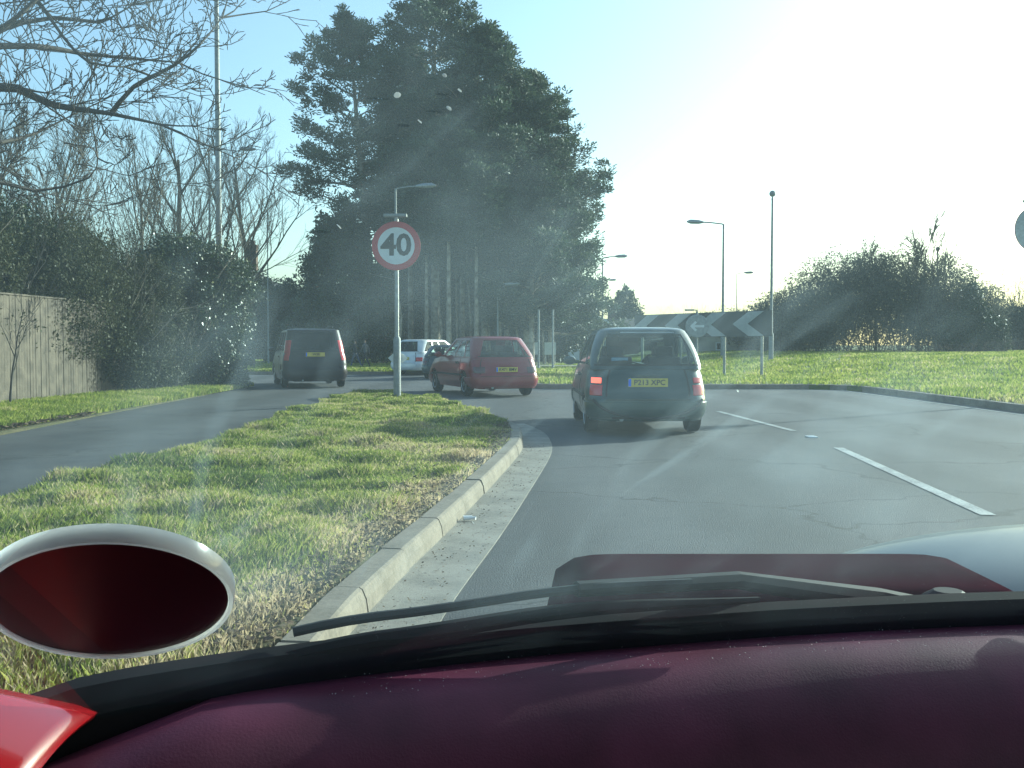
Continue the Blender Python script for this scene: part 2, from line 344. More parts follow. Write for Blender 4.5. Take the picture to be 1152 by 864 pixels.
# ---------------------------------------------------------------- grass blades
rng = np.random.default_rng(5)
def blades(name, x, y, z, h, wd, tint, m, label, lean=.5):
    n = len(x); a = rng.uniform(0, 2 * np.pi, n); la = rng.uniform(0, 2 * np.pi, n); ln = rng.uniform(.1, lean, n) * h * 1.4
    base = np.stack([x, y, z], 1); d = np.stack([np.cos(a), np.sin(a), 0 * a], 1) * wd[:, None] / 2
    L = np.stack([np.cos(la), np.sin(la), 0 * a], 1)
    mid = base + L * (ln * .35)[:, None]; mid[:, 2] += h * .6
    tip = base + L * ln[:, None]; tip[:, 2] += h
    V = np.stack([base - d, base + d, mid + d * .7, tip, mid - d * .7], 1).reshape(-1, 3)
    idx = np.arange(n)[:, None] * 5
    me = mesh_np(name, V, np.concatenate([idx + i for i in (0, 1, 2, 3, 4)], 1), tint)
    return tag(link(name, me, m), label, kind='stuff')
def val(x, y, s, seed=0):               # cheap smooth noise
    r = np.random.default_rng(seed); o = 0
    for k in range(6):
        a, b, c = r.uniform(-1, 1, 3); o = o + np.sin(s * (x * a * 3 + y * b * 3) + c * 9) / 6
    return o
N = 420000
yy = 2.0 + (23 - 2.0) * rng.uniform(0, 1, N) ** 1.35; xx = rng.uniform(-4.6, .2, N)
ok = inpoly(xx, yy, VERGE) & (xx > -.56 * yy - .4)
xx, yy = xx[ok], yy[ok]
kd = np.interp(yy, inner[:, 1][:np.argmax(inner[:, 1])], inner[:, 0][:np.argmax(inner[:, 1])]) - xx     # distance from the kerb
bare = np.clip(1 - kd / (.45 + .3 * val(xx, yy, 1.5, 3)), 0, 1) * sm(14.5, 9, yy)
keep = rng.uniform(0, 1, len(xx)) > bare * .75
xx, yy, kd, bare = xx[keep], yy[keep], kd[keep], bare[keep]
hh = (.03 + .035 * rng.uniform(0, 1, len(xx)) + .07 * np.clip(val(xx, yy, 2.5, 4) * 2, 0, 1)) * (1 - .35 * bare)
tn = .46 + .6 * val(xx, yy, 1.3, 8) * 1.0 + .35 * val(xx, yy, 6, 9) + rng.normal(0, .22, len(xx)) + .55 * bare + .3 * np.clip(1 - kd / 1.3, 0, 1) * sm(12, 7, yy)
tn = np.where(rng.uniform(0, 1, len(xx)) < .07, .95, tn)
blades('verge_grass', xx, yy, np.array([vz(a, b) for a, b in zip(xx, yy)]) - .01, hh, (.005 + .0011 * yy), np.clip(tn, 0, 1), BLADE, 'tussocky green and straw grass growing on the verge')
N = 60000
yy = rng.uniform(8, 29, N); xx = -7.0 - rng.uniform(0, 1, N) ** 1.3 * 2.6 - .02 * (yy - 13)
blades('fence_grass', xx, yy, .03 + np.clip(-7.2 - xx, 0, 1) * .05, .07 + .07 * rng.uniform(0, 1, N), np.full(N, .03), np.clip(.45 + .3 * val(xx, yy, 2, 2) + rng.normal(0, .15, N), 0, 1), BLADE, 'bright grass at the foot of the wooden fence')
N = 170000
yy = 14 + 60 * rng.uniform(0, 1, N) ** 1.6; xx = rng.uniform(.6, 42, N)
ok = inpoly(xx, yy, ISL) & (xx < .56 * yy + 2); xx, yy = xx[ok], yy[ok]
blades('junction_turf', xx, yy, island_z(xx, yy) - .01, .07 + .06 * rng.uniform(0, 1, len(xx)), .02 + .0011 * yy, np.clip(.5 + .35 * val(xx, yy, .8, 21) + .2 * val(xx, yy, 3, 11) + rng.normal(0, .13, len(xx)), 0, 1), BLADE, 'short sunlit grass covering the ground across the road')
N = 50000
yy = 41.6 + 30 * rng.uniform(0, 1, N) ** 1.6; xx = rng.uniform(-24, 1, N); ok = inpoly(xx, yy, FARV); xx, yy = xx[ok], yy[ok]
blades('far_grass', xx, yy, np.full(len(xx), .1), .08 + .06 * rng.uniform(0, 1, len(xx)), .02 + .0013 * yy, np.clip(.42 + .3 * val(xx, yy, .8, 1) + rng.normal(0, .13, len(xx)), 0, 1), BLADE, 'short grass beneath the pines')
def litter(name, x, y, z, sz, m, label):
    n = len(x); a = rng.uniform(0, 6.28, n); u = np.stack([np.cos(a), np.sin(a), rng.uniform(-.5, .5, n)], 1) * sz[:, None]; v = np.stack([-np.sin(a), np.cos(a), rng.uniform(-.5, .5, n)], 1) * sz[:, None] * .6
    c = np.stack([x, y, z], 1); V = np.stack([c - u, c - v, c + u, c + v], 1).reshape(-1, 3)
    me = mesh_np(name, V, np.arange(n * 4).reshape(-1, 4), rng.uniform(0, 1, n)); return tag(link(name, me, m), label, kind='stuff')
N = 5000; yy = rng.uniform(3.6, 14, N); xi = np.interp(yy, inner[:, 1][:np.argmax(inner[:, 1])], inner[:, 0][:np.argmax(inner[:, 1])])
litter('leaf_litter', xi - rng.exponential(.22, N), yy, .13 + rng.uniform(0, .03, N), np.full(N, .012) * rng.uniform(.5, 1.6, N), LEAFLIT, 'brown dead leaves and moss beside the kerb')
N = 2600; yy = rng.uniform(10, 17, N)
litter('fallen_leaves', -6.9 - rng.exponential(.35, N), yy, .05 + rng.uniform(0, .05, N), .03 * rng.uniform(.5, 1.5, N), LEAFLIT, 'drift of brown leaves at the edge of the side path')
N = 900; yy = rng.uniform(4, 12, N); kx = np.interp(yy, KC[:, 1], KC[:, 0])
litter('channel_grit', kx + rng.uniform(.02, .32, N), yy, .013 + rng.uniform(0, .006, N), .005 * rng.uniform(.4, 2.2, N), LEAFLIT, 'dark grit and leaf crumbs lying in the channel')
b = MB(); p = G(526, 588); b.tube([(p.x - .03, p.y, .03), (p.x + .03, p.y + .02, .032)], [.018, .014], 8); b.tube([(p.x + .03, p.y + .02, .032), (p.x + .055, p.y + .01, .028)], [.008, .012], 8)
tag(b.build('litter_scrap', WHITE), 'tiny crushed white litter lying in the concrete channel', 'litter')
# ---------------------------------------------------------------- trees
def tubes_np(segs, n=4):
    """segs array (N,8): p0 p1 r0 r1"""
    s = np.asarray(segs, float); p0, p1, r0, r1 = s[:, :3], s[:, 3:6], s[:, 6], s[:, 7]
    t = p1 - p0; t /= np.linalg.norm(t, axis=1)[:, None] + 1e-9
    up = np.where(np.abs(t[:, 2:3]) < .9, np.array([[0, 0, 1.]]), np.array([[1., 0, 0]]))
    a = np.cross(t, up); a /= np.linalg.norm(a, axis=1)[:, None] + 1e-9; b = np.cross(t, a)
    an = np.arange(n) * 2 * np.pi / n
    ring = a[:, None, :] * np.cos(an)[None, :, None] + b[:, None, :] * np.sin(an)[None, :, None]
    V = np.concatenate([p0[:, None] + ring * r0[:, None, None], p1[:, None] + ring * r1[:, None, None]], 1).reshape(-1, 3)
    q = np.array([(k, (k + 1) % n, n + (k + 1) % n, n + k) for k in range(n)])
    Fc = (np.arange(len(s))[:, None, None] * 2 * n + q[None]).reshape(-1, 4)
    return V, Fc
def grow(rd, p, d, L, r, lv, out, kids=(4, 6, 6, 5), spread=.75, up=.15, nseg=4, wob=.14, shrink=.55, tips=None, first=.3):
    pts = [p]; dd = d.copy()
    for i in range(nseg):
        dd = dd + np.array([rd.gauss(0, wob), rd.gauss(0, wob), rd.gauss(0, wob) + up * .3]); dd /= np.linalg.norm(dd)
        pts.append(pts[-1] + dd * L / nseg)
    rr = [r * (1 - .75 * i / nseg) for i in range(nseg + 1)]
    for i in range(nseg): out.append((*pts[i], *pts[i + 1], rr[i], rr[i + 1]))
    if tips is not None: tips.append((pts[-1], dd))
    if lv <= 0: return
    k = kids[min(len(kids) - 1, lv - 1)] if isinstance(kids, tuple) else kids
    for j in range(k):
        f = first + (1 - first) * (j + rd.random()) / k; s = f * nseg; i = min(int(s), nseg - 1); q = pts[i] + (pts[i + 1] - pts[i]) * (s - i)
        t = pts[i + 1] - pts[i]; t /= np.linalg.norm(t)
        rv = np.array([rd.gauss(0, 1), rd.gauss(0, 1), rd.gauss(0, .6)]); rv -= t * rv.dot(t); rv /= np.linalg.norm(rv) + 1e-9
        an = spread * rd.uniform(.6, 1.25)
        nd = t * math.cos(an) + rv * math.sin(an); nd[2] += up * .5; nd /= np.linalg.norm(nd)
        grow(rd, q, nd, L * shrink * rd.uniform(.7, 1.2) * (1.15 - .5 * f), max(r * .45 * (1.1 - .5 * f), .0035), lv - 1, out, kids, spread, up, max(2, nseg - 1), wob * 1.15, shrink, tips, .15)
def bare_tree(name, loc, H, seed, label, group=None, lean=(0, 0), m=BARK, lv=4, rad=None, kids=(4, 5, 6, 7), spread=.6, fine=1.0, shrink=.52, first=.3, cat='tree', minr=.012):
    rd = random.Random(seed); out = []
    d = np.array([lean[0], lean[1], 1.]); d /= np.linalg.norm(d)
    grow(rd, np.zeros(3), d, H * .72, rad or H * .017, lv, out, kids, spread, .22, 7, .06, shrink, None, first)
    s = np.array(out); s[:, 6] = np.maximum(s[:, 6], minr * .6); s[:, 7] = np.maximum(s[:, 7], minr * .4)
    root = thing(name, loc, 0, label, cat, group)
    big = s[:, 6] > s[0, 6] * .35
    V, Fc = tubes_np(s[big], 7); o = link('trunk', mesh_np('trunk', V, Fc), m, root, True)
    V, Fc = tubes_np(s[~big], 3); o = link('crown', mesh_np('crown', V, Fc), m, root)
    return root
def leafmesh(name, P, size, asp, tint, nrm=None, flat=.6):
    n = len(P); a = rng.normal(0, 1, (n, 3)); a /= np.linalg.norm(a, axis=1)[:, None]
    b = rng.normal(0, 1, (n, 3)); b -= a * (a * b).sum(1)[:, None]; b /= np.linalg.norm(b, axis=1)[:, None]
    u = a * size[:, None]; v = b * (size * asp)[:, None]
    V = np.stack([P - u, P - v, P + u, P + v], 1).reshape(-1, 3)
    return mesh_np(name, V, np.arange(n * 4).reshape(-1, 4), tint)
def ell_pts(blobs, n, shell=.55):
    vol = np.array([b[3] * b[4] * b[5] for b in blobs]) ** .75; k = rng.choice(len(blobs), n, p=vol / vol.sum()); B = np.array(blobs)[k]
    d = rng.normal(0, 1, (n, 3)); d /= np.linalg.norm(d, axis=1)[:, None]; r = rng.uniform(shell ** 3, 1, n) ** (1 / 3) * (1 + rng.normal(0, .08, n))
    ld = 1 + .22 * np.sin(d[:, 0] * 7 + k) * np.sin(d[:, 2] * 6 + k * 2)
    return B[:, :3] + d * B[:, 3:6] * (r * ld)[:, None], k
def bush(name, loc, blobs, n, size, m, label, cat='bush', group=None, asp=.6, stems=8, stemlen=1.2, sm_=DBARK, shell=.5, seed=1, partname='foliage', tb=0.0, stem_lv=3, zmin=.02):
    root = thing(name, loc, 0, label, cat, group)
    P, k = ell_pts(blobs, n, shell); ok = P[:, 2] > zmin; P = P[ok]
    cl = val(P[:, 0], P[:, 2] + P[:, 1], 2.2, seed)
    tint = np.clip(.45 + tb + .5 * cl + rng.normal(0, .22, len(P)), 0, 1)
    # gaps
    g = val(P[:, 0] * 1.7 + P[:, 1], P[:, 2] * 1.7, 2.6, seed + 5) + rng.normal(0, .12, len(P)) > -.34
    P, tint = P[g], tint[g]
    link(partname, leafmesh(partname, P, size * rng.uniform(.6, 1.4, len(P)), asp, tint), m, root)
    if stems:
        rd = random.Random(seed); out = []
        for j in range(stems):
            bl = blobs[j % len(blobs)]; base = np.array([bl[0] + rd.uniform(-.6, .6) * bl[3], bl[1] + rd.uniform(-.6, .6) * bl[4], 0.])
            d = np.array([rd.gauss(0, .3), rd.gauss(0, .3), 1.]); d /= np.linalg.norm(d)
            grow(rd, base, d, (bl[2] + bl[5]) * stemlen * .62, .035, stem_lv, out, (3, 4, 5), .6, .2, 5, .12, .5)
        V, Fc = tubes_np(np.array(out), 3); link('stems', mesh_np('stems', V, Fc), sm_, root)
    return root
# pines
def pine(loc, H, cw, c0, seed, label, lean=(0, 0), dens=1.0, tr=.2, profile=None, bend=0):
    """cw crown half-width, c0 crown base height"""
    rd = random.Random(seed); r = np.random.default_rng(seed); root = thing('pine_tree', loc, 0, label, 'pine tree', 'tall pines across the junction')
    n = 14; axis = [np.array([lean[0] * (i / n) * H + bend * math.sin(i / n * 5) * .3, lean[1] * (i / n) * H, H * .97 * i / n]) for i in range(n + 1)]
    segs = [(*axis[i], *axis[i + 1], tr * (1 - .85 * i / n), tr * (1 - .85 * (i + 1) / n)) for i in range(n)]
    V, Fc = tubes_np(segs, 9); link('trunk', mesh_np('trunk', V, Fc), PBARK, root, True)
    br = []; pads = []
    nb = int(46 * dens)
    for j in range(nb):
        f = (j + rd.random()) / nb; h = c0 + (H - c0) * f; s = h / (H * .97) * n; i = min(int(s), n - 1); p = axis[i] + (axis[i + 1] - axis[i]) * (s - i)
        prof = (1 - f ** 2.2) * (.55 + .45 * min(1, f * 4)) if profile is None else profile(f)
        Lb = cw * prof * rd.uniform(.6, 1.12) + .5; az = j * 2.4 + rd.uniform(-.4, .4)
        elv = rd.uniform(-.15, .35) + .5 * f
        d = np.array([math.cos(az) * math.cos(elv), math.sin(az) * math.cos(elv), math.sin(elv)])
        q = p; ns = 4; r0 = max(.02, .018 * Lb)
        for k in range(ns):
            d2 = d + np.array([rd.gauss(0, .1), rd.gauss(0, .1), rd.gauss(0, .08) + .06 * k]); d2 /= np.linalg.norm(d2)
            q2 = q + d2 * Lb / ns; br.append((*q, *q2, r0 * (1 - k / ns * .8), r0 * (1 - (k + 1) / ns * .8)))
            if k >= 1 or Lb < 2:
                for _ in range(3 + int(Lb * .4)):
                    side = np.array([-d[1], d[0], 0]) * rd.uniform(-1, 1) * (.3 + .22 * Lb) * (1 if k < 3 else .6)
                    c = q2 + side + np.array([0, 0, rd.uniform(-.4, .4)]); pads.append((*c, rd.uniform(.28, .72) * (.72 + .05 * Lb)))
                    if rd.random() < .5: br.append((*q, *c, .02, .008))
            q = q2
    V, Fc = tubes_np(np.array(br), 4); link('branches', mesh_np('branches', V, Fc), PBARK, root)
    pads = np.array(pads); nt = 85
    d = r.normal(0, 1, (len(pads), nt, 3)); d /= np.linalg.norm(d, axis=2)[..., None]; rad = r.uniform(.15, 1, (len(pads), nt, 1)) ** .55
    P = (pads[:, None, :3] + d * rad * pads[:, None, 3:4] * np.array([1.25, 1.25, .62])).reshape(-1, 3)
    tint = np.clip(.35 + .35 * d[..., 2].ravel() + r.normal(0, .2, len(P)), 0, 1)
    # tuft: elongated needle bundles
    m = len(P); a = r.normal(0, 1, (m, 3)); a[:, 2] = np.abs(a[:, 2]) * .8; a += .8 * d.reshape(-1, 3); a /= np.linalg.norm(a, axis=1)[:, None]
    b = r.normal(0, 1, (m, 3)); b -= a * (a * b).sum(1)[:, None]; b /= np.linalg.norm(b, axis=1)[:, None]
    Ls = r.uniform(.10, .26, m)[:, None]; V = np.stack([P - b * .018, P + b * .018, P + a * Ls + b * .034, P + a * Ls * 1.2, P + a * Ls - b * .034], 1).reshape(-1, 3)
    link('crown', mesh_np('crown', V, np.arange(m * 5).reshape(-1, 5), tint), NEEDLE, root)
    return root
def top(px, py, D): return W(px, py, D).z
PINES = [  # photo px of trunk, py of top, depth, crown half width m, crown base m, label, extra
    (424, 28, 58, 4.8, 7.2, 'leftmost tall pine, leaning left with open branches and long bare trunk', dict(lean=(-.075, 0), dens=.85, tr=.34)),
    (490, -18, 60, 4.8, 8.0, 'tallest pine at the centre, its top cut by the frame', dict(dens=1.3, tr=.3)),
    (545, 40, 58, 4.4, 7.6, 'pine with dense round top right of the tallest one', dict(dens=1.3)),
    (592, 92, 60, 4.8, 4.6, 'pine with broad layered crown on the right shoulder of the clump', dict(dens=1.3)),
    (620, 172, 61, 3.6, 1.6, 'rightmost pine with low branches sweeping down beside the lamp poles', dict(dens=1.2, profile=lambda f: (1 - f ** 1.9) * .95 + .05)),
    (462, 60, 64, 3.8, 7.5, 'pine standing behind the speed limit sign, between left and tallest pines', dict(dens=1.2)),
    (520, 90, 66, 4.2, 6.5, 'pine at the back centre of the clump behind pale trunks', dict(dens=1.2)),
    (570, 130, 66, 4.2, 5.0, 'pine at the back right of the clump', dict(dens=1.2)),
    (505, 150, 54, 2.6, 6.5, 'slim pine with sunlit pale trunk in front of the clump', dict(dens=.9, tr=.16)),
    (480, 200, 56, 2.2, 6.0, 'shorter slim pine just right of the sign post', dict(dens=.8, tr=.14)),
    (536, 170, 55, 2.4, 6.0, 'slim pine with mottled trunk above the maroon hatchback', dict(dens=.8, tr=.15)),
    (598, 215, 57, 3.8, 2.2, 'short spreading pine low at the right of the clump', dict(dens=1.0, tr=.18)),
]
for i, (px, py, D, cw, c0, lab, kw) in enumerate(PINES):
    p = W(px, 410, D); lx = kw.get('lean', (0, 0))[0]
    pine((p.x, D, .08), top(px, py, D), cw, c0, 100 + i, lab, **kw)
for i, (px, D, hgt) in enumerate([(452, 53, 4.5), (497, 58, 7), (515, 60, 9), (528, 59, 8), (552, 60, 9), (563, 57, 6), (583, 60, 7), (446, 60, 9), (612, 60, 6)]):
    rd = random.Random(i + 40); p = W(px, 410, D); out = []; q = np.zeros(3)
    for k in range(8):
        q2 = q + np.array([rd.gauss(-.02, .06), rd.gauss(0, .05), hgt / 7]); out.append((*q, *q2, .075 * (1 - k * .06), .075 * (1 - (k + 1) * .06))); q = q2
        if k > 2:
            for _ in range(2): out.append((*q, *(q + np.array([rd.gauss(0, .5), rd.gauss(0, .5), rd.uniform(.0, .4)])), .015, .005))
    V, Fc = tubes_np(out, 6); o = link('tree_trunk', mesh_np('tree_trunk', V, Fc), PBARK, None, True); o.location = (p.x, D, .05)
    tag(o, 'thin pale bare trunk standing among the pines', 'tree', 'thin pale trunks under the pines')
# bare trees left, beyond the hedge
bare_tree('bare_tree', (W(215, 400, 44).x, 44, 0), top(215, 78, 44), 11, 'tall bare tree just left of the tall pole', 'bare trees beyond the hedge', kids=(5, 6, 6, 8), rad=.22)
bare_tree('bare_tree', (W(262, 400, 46).x, 46, 0), top(262, 95, 46), 12, 'bare tree with dark upright trunk just right of the tall pole', 'bare trees beyond the hedge', kids=(5, 6, 6, 8), rad=.20)
bare_tree('bare_tree', (W(283, 400, 52).x, 52, 0), top(290, 100, 52), 15, 'bare tree with thin upswept limbs nearest the pines', 'bare trees beyond the hedge', kids=(5, 6, 6, 8), rad=.2, spread=.75)
bare_tree('bare_tree', (W(160, 400, 40).x, 40, 0), top(150, 130, 40), 14, 'pale bare tree rising behind the middle of the hedge', 'bare trees beyond the hedge', kids=(5, 6, 7, 8), rad=.14, m=TWIG)
bare_tree('bare_tree', (W(70, 400, 34).x, 34, 0), top(60, 120, 34), 18, 'twiggy bare tree behind the fence at the far left', 'bare trees beyond the hedge', kids=(6, 7, 7, 9), rad=.16, m=TWIG)
bare_tree('bare_tree', (W(15, 400, 25).x, 25, 0), top(25, 95, 25), 19, 'fine twigged bare tree behind the fence under the overhanging limbs', 'bare trees beyond the hedge', kids=(6, 7, 8, 9), rad=.12, m=TWIG, spread=.7)
# overhanging tree at the far left: limbs reach into the picture
def overhang():
    rd = random.Random(77); base = np.array([-10.9, 13.5, 0.]); out = []
    root = thing('overhanging_tree', tuple(base), 0, 'bare tree at upper left with long limbs reaching over the fence', 'tree')
    tk = [(0, 0, 0), (.1, 0, 1.5), (.0, .1, 3), (-.1, 0, 4.6), (.1, .1, 6.4), (.1, 0, 8.5)]
    for i in range(5): out.append((*tk[i], *tk[i + 1], .27 - .03 * i, .24 - .03 * i))
    D = 13.5
    limbs = [([(-163 + 0, 250), (-60, 150), (0, 98), (60, 118), (125, 128), (180, 140)], .10),
             ([(125, 128), (150, 98), (195, 74), (225, 50), (250, 20)], .045),
             ([(-120, 120), (-40, 60), (40, 52), (90, 60), (150, 66), (200, 70)], .06),
             ([(-100, 100), (-20, 40), (60, 20), (110, 25), (150, 5)], .05),
             ([(-60, -60), (30, -10), (70, 40), (100, 70), (140, 75)], .055),
             ([(-120, 200), (-60, 160), (0, 160), (40, 150), (80, 130)], .05),
             ([(-120, 230), (-30, 200), (40, 215), (100, 200), (110, 178)], .04),
             ([(-140, 60), (-60, 10), (20, -30), (90, -45), (150, -30)], .06),
             ([(-90, 60), (-10, 40), (50, -10), (100, -60)], .05)]
    for li, (pl, r0) in enumerate(limbs):
        P = [np.array(W(x, y, D + .8 * math.sin(li * 2 + j))) - base for j, (x, y) in enumerate(pl)]
        P = [np.array(q) for q in P]; Q = resample(P, .35); n = len(Q)
        for i in range(n - 1):
            a = r0 * (1 - .93 * i / n); b = r0 * (1 - .93 * (i + 1) / n); out.append((*Q[i], *Q[i + 1], a, b))
            if i == n - 2:
                for _ in range(3):
                    t = Q[i + 1] - Q[i]; t /= np.linalg.norm(t); dd = t + np.array([rd.gauss(0, .3), rd.gauss(0, .3), rd.gauss(.1, .3)]); dd /= np.linalg.norm(dd); grow(rd, Q[i + 1], dd, rd.uniform(1.0, 1.6), .012, 3, out, (2, 3, 4), .6, .2, 4, .13, .55)
            if i > n * .2 and rd.random() < .9:
                t = Q[i + 1] - Q[i]; t /= np.linalg.norm(t); rv = np.array([rd.gauss(0, .6), rd.gauss(0, .8), rd.gauss(.25, .8)]); dd = t * .8 + rv * .7; dd /= np.linalg.norm(dd)
                grow(rd, Q[i], dd, rd.uniform(.7, 1.7), max(a * .3, .007), 3, out, (2, 3, 4), .6, .25, 4, .13, .55)
    s = np.array(out); s[:, 6] = np.maximum(s[:, 6], .006); s[:, 7] = np.maximum(s[:, 7], .004)
    V, Fc = tubes_np(s[:5], 10); link('trunk', mesh_np('trunk', V, Fc), BARK, root, True)
    V, Fc = tubes_np(s[5:], 4); link('branches', mesh_np('branches', V, Fc), DBARK, root)
overhang()
# ---------------------------------------------------------------- fence and hedge
def fence():
    a = Vector((-9.75, 10, 0)); b = Vector((-8.75, 29.0, 0)); d = (b - a).normalized(); L = (b - a).length; nrm = Vector((d.y, -d.x, 0))
    root = thing('wooden_fence', a, 0, 'weathered close board wooden fence partly swallowed by the hedge', 'fence')
    rot = Matrix.Rotation(math.atan2(d.y, d.x), 3, 'Z'); rd = random.Random(3); q = 0; mb = MB()
    while q < L:
        wd = rd.uniform(.095, .105); h = 2.0 + .02 * rd.uniform(-1, 1) + .03 * math.sin(q * .8); c = d * (q + wd / 2) + nrm * rd.uniform(-.006, .006)
        mb.box((c.x, c.y, .12 + h / 2), (wd - rd.uniform(.004, .012), .016, h - .04), rot); q += wd
    mb.build('boards', WOODM, root)
    r = MB(); c = d * L / 2 + nrm * .0
    r.box((c.x, c.y, 2.14), (L, .06, .03), rot); r.build('capping_rail', WOODM, root)
    r = MB(); c = d * L / 2 + nrm * .02; r.box((c.x, c.y, .06), (L, .03, .14), rot); r.build('gravel_board', mat('pale_gravel_board', (.42, .36, .27), .9, var=.15), root)
    k = 0
    while k < L:
        c = d * k - nrm * .06; m = MB(); m.box((c.x, c.y, 1.05), (.09, .09, 2.15), rot); m.build('post', WOODM, root); k += 2.7
fence()
bush('bramble_hedge', (-9.6, 22, 0), [(-1.3, -8, 1.9, 1.2, 2.2, 1.6), (-.9, -5, 2.6, 1.0, 2.2, 1.2), (-.8, -2.6, 2.3, 1.1, 1.8, 1.6), (0.1, .5, 1.8, 1.0, 2.0, 1.8), (-1.2, 1.5, 2.6, 1.6, 2.4, 1.6)], 150000, .032, BRAMB, 'tangled brown bramble hedge spilling over the middle of the fence', 'hedge', stems=26, stemlen=1.5, sm_=TWIG, seed=4, zmin=.9)
bush('bramble_bush', (-8.75, 24.2, 0), [(0, 0, 1.0, .75, 1.7, 1.15), (.1, 1.6, 1.1, .7, 1.4, 1.3), (-.3, 1.0, 2.2, 1.0, 1.7, 1.2)], 100000, .030, BRAMB, 'dark dense bramble growing in front of the fence beside the ivy', 'bush', stems=16, stemlen=1.3, sm_=TWIG, seed=6, tb=-.15)
bush('evergreen_bush', (-11.3, 23.0, 0), [(0, 0, 2.6, 1.5, 2.4, 2.0), (-1.5, -2.5, 2.9, 1.6, 2.2, 1.5), (.3, 2.5, 2.4, 1.3, 2.0, 1.7), (-3.2, 0, 2.4, 2, 3, 2.4)], 110000, .05, DARKG, 'dark green conifer rising behind the fence', 'bush', stems=8, seed=8, asp=.35)
bush('ivy_bush', (-8.05, 27.6, 0), [(0, 0, 1.5, .95, 1.6, 1.5), (.1, .2, 2.7, .95, 1.5, 1.1), (-.7, -.5, 3.0, 1.1, 1.6, 1.1), (.3, .2, .8, .6, 1.1, .9)], 110000, .036, IVY, 'glossy ivy smothering the end of the hedge, leaves glinting', 'ivy', stems=8, seed=9, asp=.75)
bush('twiggy_hedge', (-12.0, 28.0, 0), [(0, 0, 2.8, 2.2, 2.5, 1.7), (2.2, 0, 3.0, 1.6, 2.0, 1.5), (-3, -2, 3.0, 2.2, 3, 2.2), (3.2, 1.2, 2.7, 1.2, 1.5, 1.4)], 60000, .035, BRAMB, 'loose twiggy hedge behind the ivy, below the bare trees', 'hedge', stems=46, stemlen=2.1, sm_=TWIG, seed=12, asp=.3)
# thin bare sapling against the fence
bare_tree('sapling', (-9.0, 18.3, 0), 2.6, 31, 'dark leafless sapling leaning against the fence at the left edge', m=DBARK, lv=3, kids=(4, 5, 6), rad=.025, cat='sapling', minr=.006)
# low evergreens left of the pines
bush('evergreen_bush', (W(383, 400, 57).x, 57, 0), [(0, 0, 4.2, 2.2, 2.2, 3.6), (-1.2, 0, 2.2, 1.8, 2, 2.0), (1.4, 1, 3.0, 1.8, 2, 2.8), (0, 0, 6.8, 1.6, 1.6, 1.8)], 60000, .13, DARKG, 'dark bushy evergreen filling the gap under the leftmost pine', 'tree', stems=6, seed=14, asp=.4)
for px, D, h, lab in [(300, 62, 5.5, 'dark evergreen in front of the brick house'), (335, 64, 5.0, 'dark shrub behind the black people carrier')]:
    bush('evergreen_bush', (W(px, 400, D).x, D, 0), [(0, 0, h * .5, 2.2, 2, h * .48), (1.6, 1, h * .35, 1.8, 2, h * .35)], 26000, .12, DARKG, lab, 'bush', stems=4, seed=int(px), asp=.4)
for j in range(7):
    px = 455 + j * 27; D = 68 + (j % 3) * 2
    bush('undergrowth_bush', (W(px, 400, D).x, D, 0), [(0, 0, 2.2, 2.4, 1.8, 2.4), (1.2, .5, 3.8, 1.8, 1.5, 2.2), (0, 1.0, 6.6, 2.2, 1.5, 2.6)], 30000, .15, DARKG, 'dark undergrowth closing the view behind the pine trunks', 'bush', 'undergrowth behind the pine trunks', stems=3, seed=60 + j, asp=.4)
# right hand thicket
TH = [(905, 62, 4.6, 3.2, 'greyish twiggy shrub just right of the chevron board'), (950, 64, 7.3, 3.4, 'tall rounded bare shrub at the left of the thicket'), (992, 66, 7.6, 3.2, 'bare shrub in the thicket, left of the tallest tree'),
      (1075, 64, 5.0, 3.0, 'shrub in the thicket below the lantern pole'), (1040, 62, 6.4, 3.2, 'dark bare shrub under the tallest tree of the thicket'), (875, 70, 3.2, 3.0, 'low scrub behind the chevron board, right end'), (835, 74, 3.6, 3.4, 'low scrub behind the blue arrow sign')]
for j, (px, D, h, wd, lab) in enumerate(TH):
    bush('bare_shrub', (W(px, 400, D).x, D, .55), [(0, 0, h * .42, wd, 2.6, h * .45), (wd * .4, 0, h * .62, wd * .6, 2, h * .33), (-wd * .5, .3, h * .5, wd * .6, 2, h * .35)], 26000, .11, SHRUB, lab, 'shrub', 'shrubs of the right hand thicket', stems=16, stemlen=1.55, seed=200 + j, asp=.22, shell=.25, stem_lv=3)
bare_tree('bare_tree', (W(1033, 400, 66).x, 66, .5), 9.6, 51, 'tallest bare tree rising from the right hand thicket', m=BARK, kids=(4, 5, 6, 7), rad=.13, spread=.45, lv=4, first=.15, minr=.03)
bare_tree('bare_tree', (W(985, 400, 66).x, 66, .5), 7.8, 52, 'bare tree in the thicket left of the tallest one', m=BARK, kids=(4, 5, 6, 7), rad=.1, spread=.5, lv=4, first=.15, minr=.03)
bush('evergreen_bush', (W(1092, 400, 60).x, 60, .5), [(0, 0, 1.5, 1.3, 1.3, 1.5), (0, 0, 3.0, .7, .8, 1.4), (1, 0, 1.2, 1.2, 1, 1.2), (-1, 0, 1.6, 1, 1, 1.3)], 22000, .10, DARKG, 'dark pointed conifer at the right end of the thicket', 'bush', stems=4, seed=71, asp=.35)
